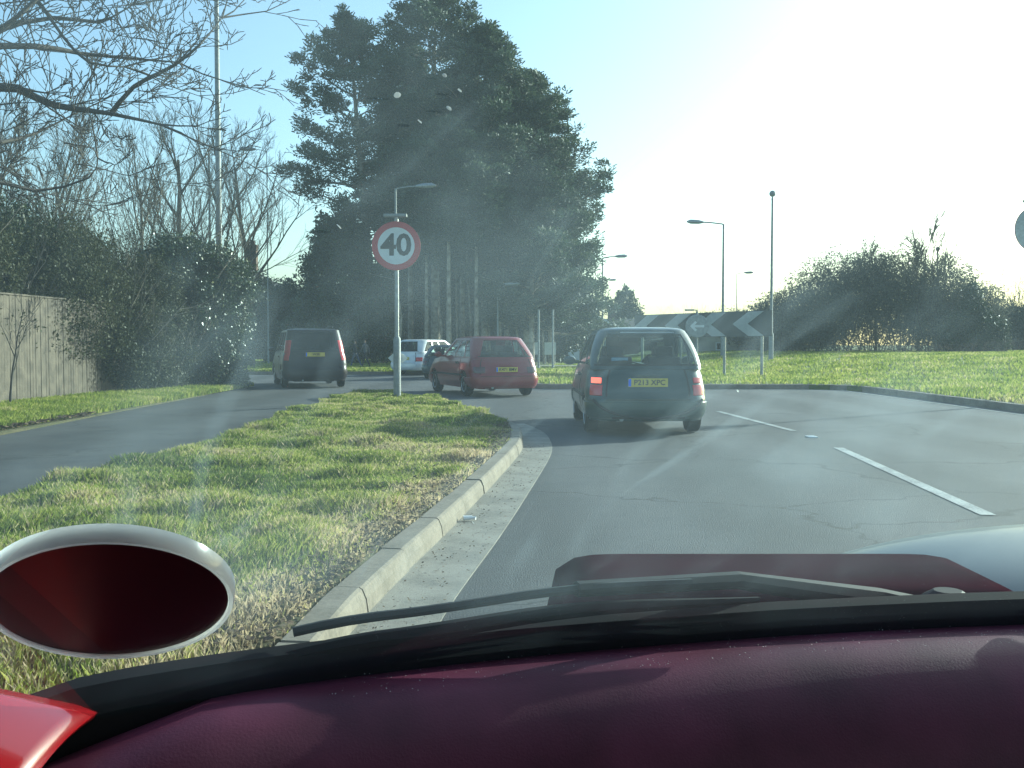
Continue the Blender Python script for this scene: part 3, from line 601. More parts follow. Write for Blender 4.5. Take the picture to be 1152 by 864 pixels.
for j, px in enumerate([1135, 1165, 1112, 1200]):
    bush('hedge_bush', (W(px, 400, 80).x, 80 + j, .5), [(0, 0, 1.6, 4, 2, 2.0), (2.0, 0, 2.4, 2.5, 2, 1.8)], 16000, .14, SHRUB, ['distant hedge bush at the right edge of the picture', 'distant bush cut by the right edge of the picture', 'distant hedge bush beside the dark conifer', 'distant bush beyond the right edge'][j], 'bush', 'distant hedge on the right', stems=14, stemlen=2.4, seed=300 + j, asp=.25)
for j, (px, D, h) in enumerate([(700, 110, 3), (740, 115, 4), (780, 120, 4.5), (820, 105, 4), (860, 110, 4.5), (900, 120, 4), (760, 100, 3.2)]):
    bush('hedge_bush', (W(px, 400, D).x, D, .3), [(0, 0, h * .4, 4.5, 2.5, h * .45), (2, 0, h * .6, 3, 2, h * .35)], 8000, .22, SHRUB, 'distant bare hedge bush along the skyline behind the chevron board', 'bush', 'skyline bushes behind the chevron board', stems=12, stemlen=1.9, seed=400 + j, asp=.25)
bush('garden_tree', (W(705, 400, 90).x, 90, 0), [(0, 0, 3.3, 1.6, 1.6, 1.5), (-.2, 0, 5.0, 1.0, 1, 1.3), (.8, 0, 2.5, 1.3, 1.2, 1.4)], 16000, .12, DARKG, 'small pointed tree beside the chimney above the green hatchback', 'tree', stems=3, seed=81, asp=.4)
# ---------------------------------------------------------------- buildings
def house(loc, rz, w_, d_, eave, ridge, label, wins, wallm=BRICK, barge=True, chim=True, door=None):
    root = thing('brick_house' if wallm is BRICK else 'rendered_house', loc, rz, label, 'house')
    m = MB(); m.add([(-w_/2, 0, 0), (w_/2, 0, 0), (w_/2, 0, eave), (0, 0, ridge - .12), (-w_/2, 0, eave), (-w_/2, d_, 0), (w_/2, d_, 0), (w_/2, d_, eave), (0, d_, ridge - .12), (-w_/2, d_, eave)],
               [(0, 1, 2, 3, 4), (9, 8, 7, 6, 5), (1, 6, 7, 2), (0, 4, 9, 5), (2, 7, 8, 3), (4, 3, 8, 9), (0, 5, 6, 1)])
    m.build('wall', wallm, root)
    r = MB(); o = .45; k = (ridge - eave) / (w_ / 2)
    for s in (-1, 1):
        e = (s * (w_/2 + o), eave - o * k)
        r.add([(0, -o, ridge), (e[0], -o, e[1]), (e[0], d_ + o, e[1]), (0, d_ + o, ridge), (0, -o, ridge + .14), (e[0], -o, e[1] + .14), (e[0], d_ + o, e[1] + .14), (0, d_ + o, ridge + .14)],
              [(0, 1, 2, 3), (4, 7, 6, 5), (0, 4, 5, 1), (1, 5, 6, 2), (2, 6, 7, 3)])
    ro = r.build('roof', TILE, root)
    if barge:
        for s in (-1, 1):
            q = MB(); e = (s * (w_/2 + o), eave - o * k)
            q.add([(0, -o - .05, ridge - .1), (e[0], -o - .05, e[1] - .1), (e[0], -o - .05, e[1] + .16), (0, -o - .05, ridge + .16), (0, -o - .005, ridge - .1), (e[0], -o - .005, e[1] - .1), (e[0], -o - .005, e[1] + .16), (0, -o - .005, ridge + .16)],
                  [(0, 1, 2, 3), (4, 7, 6, 5), (0, 4, 5, 1), (1, 5, 6, 2), (2, 6, 7, 3), (3, 7, 4, 0)]); q.build('bargeboard', WHITE, ro)
    if chim:
        c = MB(); c.box((w_ * .12, d_ * .35, ridge + .5), (.9, .6, 1.8)); c.box((w_ * .12, d_ * .35, ridge + 1.43), (1.0, .7, .12)); c.lathe([(.12, 0), (.10, .35)], (w_ * .12 - .2, d_ * .35, ridge + 1.49), 'Z', 10); c.lathe([(.12, 0), (.10, .35)], (w_ * .12 + .2, d_ * .35, ridge + 1.49), 'Z', 10); c.build('chimney', BRICK, ro)
    for (x, z, ww, hh) in wins:
        f = MB()
        for (cx, cz, sx, sz) in ((x, z + hh/2, ww + .1, .07), (x, z - hh/2, ww + .1, .07), (x - ww/2, z, .07, hh - .07), (x + ww/2, z, .07, hh - .07), (x, z, .05, hh - .07)): f.box((cx, -.03, cz), (sx, .07, sz))
        fo = f.build('window', WHITE, root); p = MB(); p.box((x, -.012, z), (ww - .06, .012, hh - .06)); p.build('pane', PANE, fo)
    if door:
        f = MB(); f.box((door, -.03, 1.02), (.9, .06, 2.05)); do = f.build('door', WHITE, root); f = MB(); f.box((door + .32, -.075, 1.0), (.1, .03, .03)); f.build('handle', GALV, do)
    return root
p = W(245, 400, 74); house((p.x, 74, 0), 0, 14, 9, 3.6, 7.2, 'dark brick house with sloping roof glimpsed left of the people carrier', [(2, 1.7, 1.4, 1.1), (5, 1.7, 1.2, 1.1), (-2, 1.7, 1.4, 1.1), (-5, 1.7, 1.4, 1.1)], door=.2, barge=False)
p = W(372, 400, 78); house((p.x, 78, 0), 0, 8, 8, 2.6, 4.6, 'low house behind the evergreens with pale verge board', [(2, 1.4, 1.2, 1.0), (-2, 1.4, 1.2, 1.0)], chim=False)
p = W(640, 400, 82); house((p.x, 82, 0), 0, 7.4, 9, 2.7, 4.45, 'brick bungalow with white gable board right of the pines', [(2.2, 1.4, 1.4, 1.1), (-1.8, 1.4, 1.6, 1.1)], door=.4, chim=False)
p = W(712, 400, 88); house((p.x, 88, 0), R(90), 8, 5, 2.3, 3.3, 'low dark roofed house with red chimney above the green hatchback', [(2, 1.4, 1.2, 1.0), (-2, 1.4, 1.2, 1.0)], barge=False)
p = W(792, 400, 72); house((p.x, 72, .2), 0, 5.5, 4, 1.3, 1.8, 'low cream outbuilding seen under the chevron board', [(1.2, .9, .7, .5)], wallm=RENDERW, chim=False, barge=False)
# white notice boards on posts
for j, (px, wd) in enumerate([(583, 17), (601, 12), (619, 13)]):
    D = 60; a = W(px, 399, D); k = D / F; root = thing('notice_board', (a.x, D, .1), 0, ['left white board behind the maroon hatchback roof', 'middle white board behind the two thin posts', 'right white board behind the two thin posts'][j], 'notice board', 'white boards under the pines')
    z1 = W(px, 385, D).z; z0 = W(px, 399, D).z; m = MB(); m.box((0, 0, (z0 + z1) / 2 - .1), (wd * k, .05, z1 - z0)); m.build('panel', WHITE, root)
    for s in (-1, 1): m = MB(); m.tube([(s * wd * k * .4, .05, 0), (s * wd * k * .4, .05, z1 - .1)], .035, 8); m.build('post', GALV, root)
for j, px in enumerate((606, 622)):
    p = G(px, 418, .15); m = MB(); m.tube([(0, 0, 0), (0, 0, 2.6)], .045, 10); m.lathe([(.06, 0), (.06, .1), (.045, .12)], (0, 0, 0), 'Z', 10); o = m.build('metal_post', POSTG, None, True); o.location = (W(px, 400, 45).x, 45, .15)
    tag(o, ['thin grey post left of its twin, right of the maroon hatchback', 'thin grey post right of its twin, nearer the green hatchback'][j], 'post')
# ---------------------------------------------------------------- signs and lamps
def text(s, size, m, parent, loc, rot=(R(90), 0, 0), name='lettering', ext=.002, xs=1.0, bold=0):
    cu = bpy.data.curves.new(name, 'FONT'); cu.body = s; cu.size = size; cu.extrude = ext; cu.align_x = 'CENTER'; cu.align_y = 'CENTER'; cu.offset = bold; cu.resolution_u = 3
    t = bpy.data.objects.new(name, cu); C.objects.link(t); dg = bpy.context.evaluated_depsgraph_get(); me = bpy.data.meshes.new_from_object(t.evaluated_get(dg)); bpy.data.objects.remove(t)
    o = link(name, me, m, parent); me.materials.clear(); me.materials.append(m); o.location = loc; o.rotation_euler = rot; o.scale = (xs, 1, 1); return o
def speed_sign(loc, zc, rz, label, r=.49):
    root = thing('speed_limit_sign', loc, rz, label, 'road sign')
    m = MB(); m.tube([(0, 0, 0), (0, 0, zc + r + .05)], .042, 14); m.build('post', GALV, root, True)
    m = MB(); m.tube([(0, 0, 0), (0, 0, 1.22), (0, 0, 1.27)], [.075, .075, .045], 16); m.box((0, -.07, .75), (.07, .02, .4)); m.build('post_base', POSTG, root, True)
    m = MB(); m.lathe([(r * .97, -.052), (r, -.055), (r, -.075), (r * .97, -.078)], (0, 0, zc), 'Y', 64); f = m.build('sign_face', REDS, root)
    m = MB(); m.lathe([(r * .755, -.079), (r * .755, -.083)], (0, 0, zc), 'Y', 64); m.build('white_disc', WHITE, f)
    text('40', .60 * r / .49, INK, f, (0, -.086, zc - .0), name='numerals', xs=1.02, bold=.016)
    m = MB(); m.lathe([(r * .99, -.050), (r * .99, -.048)], (0, 0, zc), 'Y', 64); m.box((0, -.03, zc + .2), (.3, .04, .05)); m.box((0, -.03, zc - .2), (.3, .04, .05)); m.build('backing', GALV, root)
    m = MB(); m.tube([(0, 0, zc + r + .02), (0, 0, zc + r + .10), (0, -.12, zc + r + .13)], .02, 8); m.box((0, -.2, zc + r + .10), (.46, .17, .055)); m.build('sign_lamp', POSTG, root, bevel=.015)
    return root
p = G(448, 448, .12); P40 = W(446.5, 277, p.y)
speed_sign((p.x - .02, p.y, .1), P40.z - .1, 0, 'lit 40 speed limit sign on grey post at the tip of the grass verge')
q = W(1176, 256, 20.7); speed_sign((q.x, 20.9, .15), q.z - .15, R(180), 'round road sign seen from its grey back, just entering at the right edge')
m = MB(); n6 = [(math.cos(R(60 * k)) * .2, math.sin(R(60 * k)) * .11) for k in range(6)]
m.add([(x, 0, z) for x, z in n6] + [(x, .01, z) for x, z in n6], [tuple(range(6)), tuple(range(11, 5, -1))] + [(i, (i + 1) % 6, 6 + (i + 1) % 6, 6 + i) for i in range(6)])
o = m.build('marker_plate', WHITE); pp = W(447, 403, p.y); o.location = (pp.x, p.y + .09, pp.z)
tag(o, 'white six sided plate fixed behind the speed limit sign post', 'marker plate')
def keep_sign():
    D = 31; c = W(784, 367, D); root = thing('arrow_sign', (c.x, D, .15), 0, 'round blue sign with white left arrow in front of the chevron board', 'road sign'); zc = c.z - .15; r = .335
    m = MB(); m.tube([(0, 0, 0), (0, 0, zc + r + .12)], .035, 12); m.build('post', POSTG, root, True)
    m = MB(); m.lathe([(r, -.045), (r, -.06)], (0, 0, zc), 'Y', 48); f = m.build('sign_face', BLUE, root)
    m = MB(); m.lathe([(r, -.036), (r + .018, -.038), (r + .018, -.058), (r, -.062)], (0, 0, zc), 'Y', 48); m.build('rim', GALV, root)
    a = [(-.22, 0), (-.06, .16), (-.01, .11), (-.085, .036), (.21, .036), (.21, -.036), (-.085, -.036), (-.01, -.11), (-.06, -.16)]
    m = MB(); n = len(a); m.add([(x, -.068, zc + z) for x, z in a] + [(x, -.063, zc + z) for x, z in a], [tuple(range(n)), tuple(range(2 * n - 1, n - 1, -1))] + [(i, (i + 1) % n, n + (i + 1) % n, n + i) for i in range(n)]); m.build('arrow', WHITE, f)
    m = MB(); m.tube([(0, 0, zc + r + .1), (0, -.05, zc + r + .15), (-.16, -.1, zc + r + .15)], .018, 8); m.box((-.25, -.1, zc + r + .15), (.26, .1, .05)); m.build('sign_lamp', POSTG, root)
keep_sign()
def chevrons():
    a = Vector((8.5, 33.5)); b = Vector((4.75, 39.5)); L = (a - b).length; ang = math.atan2(a.y - b.y, a.x - b.x)
    root = thing('chevron_board', (b.x, b.y, .12), ang, 'long black and white chevron board pointing left on steel posts', 'road sign')
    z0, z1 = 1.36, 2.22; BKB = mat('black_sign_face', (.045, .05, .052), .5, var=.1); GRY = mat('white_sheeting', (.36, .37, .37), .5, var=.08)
    m = MB(); m.box((L / 2, 0, (z0 + z1) / 2), (L, .05, z1 - z0)); bd = m.build('board', BKB, root)
    per = L / 4; h = z1 - z0
    for k in range(4):
        x1 = L - k * per - per * .18; tk = per * .40; pt = per * .42; zc = (z0 + z1) / 2
        a_ = [(x1, z1 - .02), (x1 - tk, z1 - .02), (x1 - tk - pt, zc), (x1 - tk, z0 + .02), (x1, z0 + .02), (x1 - pt, zc)]
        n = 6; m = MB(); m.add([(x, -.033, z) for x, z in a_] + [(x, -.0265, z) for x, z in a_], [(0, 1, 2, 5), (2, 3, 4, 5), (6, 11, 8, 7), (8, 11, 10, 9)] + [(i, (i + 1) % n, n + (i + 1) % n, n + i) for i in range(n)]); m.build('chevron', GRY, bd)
    for x in (.35, L * .36, L * .68, L - .5): m = MB(); m.tube([(x, .075, 0), (x, .075, z1 + .0)], .05, 12); m.build('post', GALV, root, True)
chevrons()
def lamp(px, D, pytop, arm, label, r=.08, head=True, zb=0., globe=False, twin=False):
    """arm: signed metres of the bracket arm in x"""
    c = W(px, pytop, D); H = c.z - zb; root = thing('street_lamp', (c.x, D, zb), 0, label, 'street lamp')
    m = MB(); m.tube([(0, 0, 0), (0, 0, 1.4), (0, 0, 1.5), (0, 0, H)], [r * 1.5, r * 1.5, r, r * .62], 12); m.build('pole', POSTG, root, True)
    if globe:
        m = MB(); n = 10; m.lathe([(.06, 0)] + [(.15 * math.sin(math.pi * (k + .5) / n), .12 + .15 - .15 * math.cos(math.pi * (k + .5) / n)) for k in range(n)], (0, 0, H - .1), 'Z', 18); m.build('lamp_head', POSTG, root, True)
    elif arm:
        m = MB(); s = 1 if arm > 0 else -1; m.tube([(0, 0, H - .1), (s * .06, 0, H), (arm * .6, 0, H + .08), (arm, 0, H + .1)], r * .45, 8); m.build('bracket_arm', POSTG, root, True)
        h = MB(); h.tube([(arm - s * .1, 0, H + .10), (arm + s * .15, 0, H + .11), (arm + s * .6, 0, H + .13), (arm + s * .8, 0, H + .13)], [.05, .11, .12, .04], 12); o = h.build('lamp_head', GALV, root, True)
    return root
lamp(243, 30.5, -40, 1.2, 'tallest street lamp pole rising out of the ivy, head above the frame', r=.10)
lamp(235, 47, 172, 0, 'short dark pole just left of the tallest pole', r=.07, globe=False)
lamp(300, 56, 170, -.7, 'street lamp among the bare trees, head pointing left', r=.035)
lamp(445, 46, 212, 1.0, 'street lamp standing behind the 40 sign, arm pointing right', r=.07)
lamp(814, 56, 252, -1.2, 'street lamp behind the blue arrow sign, arm pointing left', r=.08, zb=.3)
lamp(869, 48, 222, 0, 'street lamp right of the chevron board seen end on with round head', r=.075, zb=.3, globe=True)
lamp(678, 75, 290, 1.0, 'slim street lamp rising beside the pines, arm pointing right', r=.07)
lamp(673, 120, 316, 1.3, 'distant street lamp behind the slim one, arm pointing right', r=.07)
lamp(829, 100, 308, .8, 'faint distant street lamp behind the chevron board', r=.06, zb=.3)
lamp(1055, 70, 283, 0, 'lantern pole sticking out of the thicket', r=.09, zb=.4, globe=True)
lamp(560, 55, 322, .4, 'short street lamp seen against the pines above the maroon hatchback', r=.05)
lamp(1153, 17.5, -60, -1.2, 'street lamp pole crossing the right edge at the top', r=.07, zb=.2) if False else None
# ---------------------------------------------------------------- cars
def outline(a, w_, y0, y1, rr, rf, br, bf):
    if a < .1: x, y = (w_ - rr) * a / .1, y0
    elif a < .2: t = (a - .1) / .1 * math.pi / 2; x, y = w_ - rr + rr * math.sin(t), y0 + rr - rr * math.cos(t)
    elif a < .8: x, y = w_, y0 + rr + (a - .2) / .6 * (y1 - rf - y0 - rr)
    elif a < .9: t = (a - .8) / .1 * math.pi / 2; x, y = w_ - rf + rf * math.cos(t), y1 - rf + rf * math.sin(t)
    else: x, y = (w_ - rf) * (1 - a) / .1, y1
    q = 1 - (x / w_) ** 2; mid = (y0 + y1) / 2
    y += -br * q * max(0, 1 - (y - y0) / .6) if y < mid else bf * q * max(0, 1 - (y1 - y) / .6)
    return x, y
def lerp(a, b, t): return a + (b - a) * t
def interp(t, pts):
    for (a, va), (b, vb) in zip(pts, pts[1:]):
        if t <= b:
            k = max(0, (t - a) / (b - a)); k = k * k * (3 - 2 * k); return va + (vb - va) * k
    return pts[-1][1]
def patch(fn, u0, u1, t0, t1, nu=8, nt=4, off=.006, thick=.012):
    def P(u, t, o):
        e = 1e-3; p = Vector(fn(u, t)); pu = Vector(fn(u + e, t)) - Vector(fn(u - e, t)); pt = Vector(fn(u, min(t + e, 1))) - Vector(fn(u, max(t - e, 0)))
        n = pu.cross(pt)
        if n.length < 1e-12: return p
        return p + n.normalized() * o
    b = MB(); vs = []
    for o in (off, off - thick):
        for j in range(nt + 1):
            for i in range(nu + 1): vs.append(P(lerp(u0, u1, i / nu), lerp(t0, t1, j / nt), o))
    w_ = nu + 1; K = w_ * (nt + 1); fs = []
    for j in range(nt):
        for i in range(nu):
            a = j * w_ + i; fs.append((a, a + 1, a + w_ + 1, a + w_)); fs.append((K + a, K + a + w_, K + a + w_ + 1, K + a + 1))
    for i in range(nu):
        fs.append((i, K + i, K + i + 1, i + 1)); a = nt * w_ + i; fs.append((a, a + 1, K + a + 1, K + a))
    for j in range(nt):
        a = j * w_; fs.append((a, a + w_, K + a + w_, K + a)); a = j * w_ + nu; fs.append((a, K + a, K + a + w_, a + w_))
    return b.add(vs, fs)
def carpaint(name, col, rough=.28):
    return mat(name, col, rough, .1, var=.12, scale=3, coat=.35, spec=.4)
def make_car(name, label, paint, L, Wd, H, belt, nose, cowl, gy0, gy1, wy0, wy1, wr, sidewins, rear_w=.115, lightspec=None, plate='', plate_z=.6, bump_dark=False, gl=CGLASS, hb=.92, rw=.74, rear_t=(.12, .9), arc=False, lit=False, rack=False, sillz=.2, rr=.28, rrw=.3, grr=.2, gw=1.25):
    """gy0/gy1: rear edge of glasshouse at belt / roof ; wy0/wy1: front edge at roof / cowl"""
    root = thing(name, (0, 0, 0), 0, label, 'car')
    hw = Wd / 2
    def B(u, t):
        a = min(abs(u), 1); s = 1 if u >= 0 else -1
        w_ = hw * interp(t, [(0, .93), (.3, .995), (.55, 1.0), (.8, .975), (1, .93)])
        y0 = interp(t, [(0, .05), (.15, .0), (.42, .01), (.5, .06), (1, gy0 + .02 if gy0 < .5 else .12)])
        y1 = L - interp(t, [(0, .06), (.2, 0), (.5, .02), (.62, .1), (1, .30)])
        x, y = outline(a, w_, y0, y1, rr, .32, .07, .12)
        ztop = interp(y, [(0, belt - .02), (gy0 + .5, belt), (cowl, belt + .0), (cowl + .15, belt - .03), (L - .25, nose), (L, nose - .08)])
        return (s * x, y, sillz + (ztop - sillz) * t)
    nu, nt = 120, 14; b = MB(); vs = []
    us = [-1 + 2 * i / nu for i in range(nu)]
    for j in range(nt + 1):
        for u in us: vs.append(B(u, j / nt))
    fs = [(j * nu + i, j * nu + (i + 1) % nu, (j + 1) * nu + (i + 1) % nu, (j + 1) * nu + i) for j in range(nt) for i in range(nu)]
    # caps: rows joining mirrored points through a raised centre
    for lev, sgn in ((nt, 1), (0, -1)):
        base = lev * nu; c0 = len(vs)
        half = nu // 2
        mids = {}
        for i in range(1, half):
            a = vs[base + half + i]; k = len(vs); q = a[0] / hw
            vs.append((0, a[1], a[2] + (.035 * q if sgn > 0 else 0))); mids[i] = k
        for i in range(1, half - 1):
            r0, r1 = base + half + i, base + half + i + 1; l0, l1 = base + half - i, base + half - i - 1
            fs += [(r0, r1, mids[i + 1], mids[i]), (mids[i], mids[i + 1], l1, l0)]
        fs += [(base + half, base + half + 1, mids[1]), (base + half, mids[1], base + half - 1)]
        e = (base + half + half - 1); l = base + 1; fs += [(base, mids[half - 1], e), (base, l, mids[half - 1])]
    me = b.add(vs, fs).mesh('body'); body = link('body', me, paint, root, True)
    ymid0, ymid1 = gy0, 0
    wy = (wr + .42, wr + .42 + (L * .63))
    # wheel arches cut out of the body
    cut = MB()
    for y in wy:
        for s in (-1, 1): cut.lathe([(wr + .055, 0), (wr + .055, .34)], (s * hw + (-.26 if s > 0 else -.08), y, wr - .01), 'X', 32)
    co = cut.build('cut', BLACKRUB); md = body.modifiers.new('arch', 'BOOLEAN'); md.operation = 'DIFFERENCE'; md.object = co; md.solver = 'EXACT'
    dg = bpy.context.evaluated_depsgraph_get(); dg.update(); nm = bpy.data.meshes.new_from_object(body.evaluated_get(dg)); body.modifiers.clear(); body.data = nm; bpy.data.objects.remove(co)
    try: nm.set_sharp_from_angle(angle=R(40))
    except Exception: pass
    if not nm.materials: nm.materials.append(paint)
    def Gh(u, t):
        a = min(abs(u), 1); s = 1 if u >= 0 else -1
        w_ = hw * (hb + (rw - hb) * (t ** gw)); y0 = lerp(gy0, gy1, t ** 1.15); y1 = lerp(wy1, wy0, t ** .95)
        x, y = outline(a, w_, y0, y1, lerp(grr, rrw, t), lerp(.3, .28, t), .05, .08)
        z = lerp(belt - .03, H - .055, t) + (.0 if t < .9 else 0)
        return (s * x, y, z)
    m = MB()
    def addp(*a, **k):
        q = patch(*a, **k); m.add(q.v, q.f)
    addp(Gh, -1, 1, rear_t[1] + .02, 1, 90, 2, .01, .03); addp(Gh, -1, 1, 0, .10, 90, 2, .008, .03)
    posts = [(rear_w, .2 if sidewins[0][0] >= .2 else sidewins[0][0])]
    for (a0, a1), (b0, b1) in zip(sidewins, sidewins[1:]): posts.append((a1, b0))
    posts.append((sidewins[-1][1], .86))
    for (a0, a1) in posts:
        for s in (-1, 1): addp(Gh, s * a0 if s > 0 else -a1, a1 if s > 0 else -a0, .08, rear_t[1] + .04, 6, 8, .009, .03)
    for s in (-1, 1): addp(Gh, (rear_w - .014) * s if s > 0 else -rear_w, rear_w if s > 0 else -(rear_w - .014), .08, rear_t[1] + .03, 2, 8, .008, .02)
    # roof cap
    nu2 = 96; vs = []; us2 = [-1 + 2 * i / nu2 for i in range(nu2)]
    ring = [Gh(u, 1) for u in us2]; cy = (gy1 + wy0) / 2
    lev = [(1.0, 0), (.96, .022), (.85, .04), (.6, .052), (.3, .055)]
    for k, dz in lev:
        for (x, y, z) in ring: vs.append((x * k, cy + (y - cy) * k, z + dz))
    vs.append((0, cy, ring[0][2] + .055)); fs = [(j * nu2 + i, j * nu2 + (i + 1) % nu2, (j + 1) * nu2 + (i + 1) % nu2, (j + 1) * nu2 + i) for j in range(len(lev) - 1) for i in range(nu2)]
    fs += [((len(lev) - 1) * nu2 + i, (len(lev) - 1) * nu2 + (i + 1) % nu2, len(vs) - 1) for i in range(nu2)]
    m.add(vs, fs); m.build('roof', paint, root, True)
    patch(Gh, -rear_w + .006, rear_w - .006, rear_t[0] - .03, rear_t[1] + .03, 20, 8, .002, .006).build('rear_window', gl, root, True)
    patch(Gh, -rear_w + .0, rear_w - .0, .085, rear_t[0] - .005, 20, 1, .011, .01).build('window_seal', BLACKPL, root, True)
    for s in (-1, 1):
        for (a0, a1) in sidewins:
            patch(Gh, a0 if s > 0 else -a1, a1 if s > 0 else -a0, .10, rear_t[1] + .02, 8, 6, .002, .006).build('side_window', gl, root, True)
    for s in (-1, 1): pass
    patch(Gh, .86, 1.0, .1, .93, 12, 6, .002, .006).build('windscreen', gl, root, True)
    patch(Gh, -1.0, -.86, .1, .93, 12, 6, .002, .006).build('windscreen', gl, root, True)
    # bumper, doors, handles
    bm_ = BLACKPL if bump_dark else paint
    patch(B, -.26, .26, .06, .36, 50, 5, .022, .03).build('bumper', bm_, root, True, bevel=.006)
    patch(B, .76, 1.0, .06, .40, 30, 4, .018, .03).build('front_bumper', bm_, root, True); patch(B, -1.0, -.76, .06, .40, 30, 4, .018, .03).build('front_bumper', bm_, root, True)
    seam = MB()
    for (u0, u1, t0, t1) in [(-.105, .105, .40, .415), (-.108, -.103, .40, .99), (.103, .108, .40, .99)]:
        q = patch(B, u0, u1, t0, t1, 20, 8, .003, .006); seam.add(q.v, q.f)
    seam.build('tailgate_seam', BLACKPL, root)
    if arc:
        pts = []
        for i in range(31):
            u = -.15 + .30 * i / 30; k = (u / .15) ** 2; pts.append(Vector(B(u, .05 + .36 * k * (.6 + .4 * k))) + Vector((0, -.04, 0)))
        mm = MB(); mm.tube(pts, .02, 6); mm.build('bumper_seam', BLACKPL, root)
        patch(B, -.10, .10, .06, .10, 20, 1, .026, .02).build('valance', BLACKPL, root)
    for s in (-1, 1):
        for (a0, a1) in sidewins[:2] if len(sidewins) > 1 else sidewins:
            lo, hi = max(a0, .33), a1 + .0
            if hi - lo < .12: continue
            d = patch(B, lo if s > 0 else -hi, hi if s > 0 else -lo, .16, .965, 10, 8, .006, .01).build('door', paint, root, True)
            patch(B, (lo + .02) if s > 0 else -(lo + .055), (lo + .055) if s > 0 else -(lo + .02), .80, .85, 4, 2, .028, .02).build('handle', BLACKPL, d)
        patch(B, .24 if s > 0 else -.78, .78 if s > 0 else -.24, .40, .46, 40, 2, .014, .012).build('rub_strip', BLACKPL, root) if not rack else None
        # mirror
        my = wy1 - .55; mx = s * (hw * .95); mm = MB(); mm.box((mx + s * .04, my, belt + .03), (.1, .05, .04)); n = 10
        vs = []
        mm.lathe([(.02, -.03), (.062, -.02), (.07, .02), (.05, .07), (.02, .09)], (mx + s * .14, my, belt + .06), 'Y', 16)
        mo = mm.build('door_mirror', BLACKPL if bump_dark else paint, root, True); mo.data.transform(Matrix.Translation((mx + s * .14, 0, 0)) @ Matrix.Diagonal((1.4, 1, 1, 1)) @ Matrix.Translation((-(mx + s * .14), 0, 0)))
    for s in (-1, 1):
        for (u0, u1, t0, t1, kind) in lightspec:
            src = Gh if kind.startswith('G') else B; k2 = kind.lstrip('G')
            M = {'red': LENS, 'dark': LENSP, 'amber': mat('amber_lens', (.5, .16, .03), .2, coat=.5)}[k2 if k2 != 'brake' else 'red']
            if k2 == 'brake' and lit and s < 0: M = LENSON
            patch(src, u0 if s > 0 else -u1, u1 if s > 0 else -u0, t0, t1, 10, 5, .012, .02).build('tail_light', M, root, True, bevel=.004)
    # number plate
    yb = B(0, (plate_z - sillz) / (belt - .02 - sillz))[1] - .022
    m = MB(); m.box((0, yb, plate_z), (.52, .012, .112)); pl = m.build('number_plate', YELPL, root, bevel=.003)
    m = MB(); m.box((-.24, yb - .0075, plate_z), (.035, .003, .1)); m.build('plate_band', BLUE, pl)
    text(plate, .098, INK, pl, (.02, yb - .009, plate_z), name='plate_lettering', xs=1.0, bold=.002, ext=.001)
    m = MB(); m.box((0, yb + .005, plate_z + .09), (.3, .03, .035)); m.build('tailgate_handle', paint, root, bevel=.008)
    # wiper, exhaust, floor
    g0 = Vector(Gh(0, .12)); g1 = Vector(Gh(-.05, .22)); m = MB(); m.tube([g0 + Vector((0, -.03, -.01)), g1 + Vector((0, -.03, 0)), Vector(Gh(-.09, .2)) + Vector((0, -.03, 0))], .009, 6); m.build('rear_wiper', BLACKPL, root)
    m = MB(); m.tube([(-.35, .5, .23), (-.35, -.03, .22)], .028, 10); m.tube([(-.35, .9, .24), (-.35, .35, .24)], .08, 10); m.build('exhaust', GALV, root, True)
    m = MB(); m.box((0, L / 2, .2), (Wd * .62, L * .8, .06)); m.tube([(-hw + .2, wy[0], wr), (hw - .2, wy[0], wr)], .045, 8); m.build('underbody', BLACKRUB, root)
    # seats and head rests, dashboard, steering wheel
    for (x, y) in ((-.34, gy0 + .75), (.34, gy0 + .75), (-.36, wy1 - 1.35), (.36, wy1 - 1.35)):
        m = MB(); m.box((x, y, belt - .12), (.46, .14, .5)); m.box((x, y - .0, belt + .2), (.25, .09, .15)); m.box((x, y + .25, belt - .38), (.46, .5, .12)); m.build('seat', SEATM, root, bevel=.03)
    m = MB(); m.box((0, wy1 - .45, belt - .08), (Wd * .8, .4, .12)); m.build('dashboard', BLACKPL, root)
    m = MB(); m.tube([Vector((.36 + .18 * math.cos(a), wy1 - .72 + .06 * math.sin(a), belt - .02 + .17 * math.sin(a))) for a in [k * math.pi / 8 for k in range(17)]], .014, 6, False); m.build('steering_wheel', BLACKPL, root)
    m = MB(); m.box((0, wy1 - .55 - .15, H - .17), (.22, .02, .06)); m.build('interior_mirror', BLACKPL, root)
    # wheels
    for y in wy:
        for s in (-1, 1):
            x = s * (hw - .105); m = MB(); w2 = .085
            m.lathe([(wr * .66, -w2), (wr * .9, -w2 * 1.05), (wr * .975, -w2 * .8), (wr, -w2 * .5), (wr, w2 * .5), (wr * .975, w2 * .8), (wr * .9, w2 * 1.05), (wr * .66, w2)], (x, y, wr), 'X', 40); wo = m.build('wheel', BLACKRUB, root, True)
            m = MB(); m.lathe([(wr * .64, 0), (wr * .64, s * (w2 + .006)), (wr * .58, s * (w2 + .008)), (wr * .5, s * (w2 - .02)), (wr * .2, s * (w2 - .005)), (.03, s * (w2 + .006))], (x, y, wr), 'X', 32)
            m.build('rim', RIM, wo, True)
            m = MB()
            for k in range(7):
                a = k * 2 * math.pi / 7; m.box((x + s * (w2 - .004), y + math.cos(a) * wr * .4, wr + math.sin(a) * wr * .4), (.012, wr * .10, wr * .10), Matrix.Rotation(a, 3, 'X'))
            m.build('rim_slots', BLACKPL, wo)
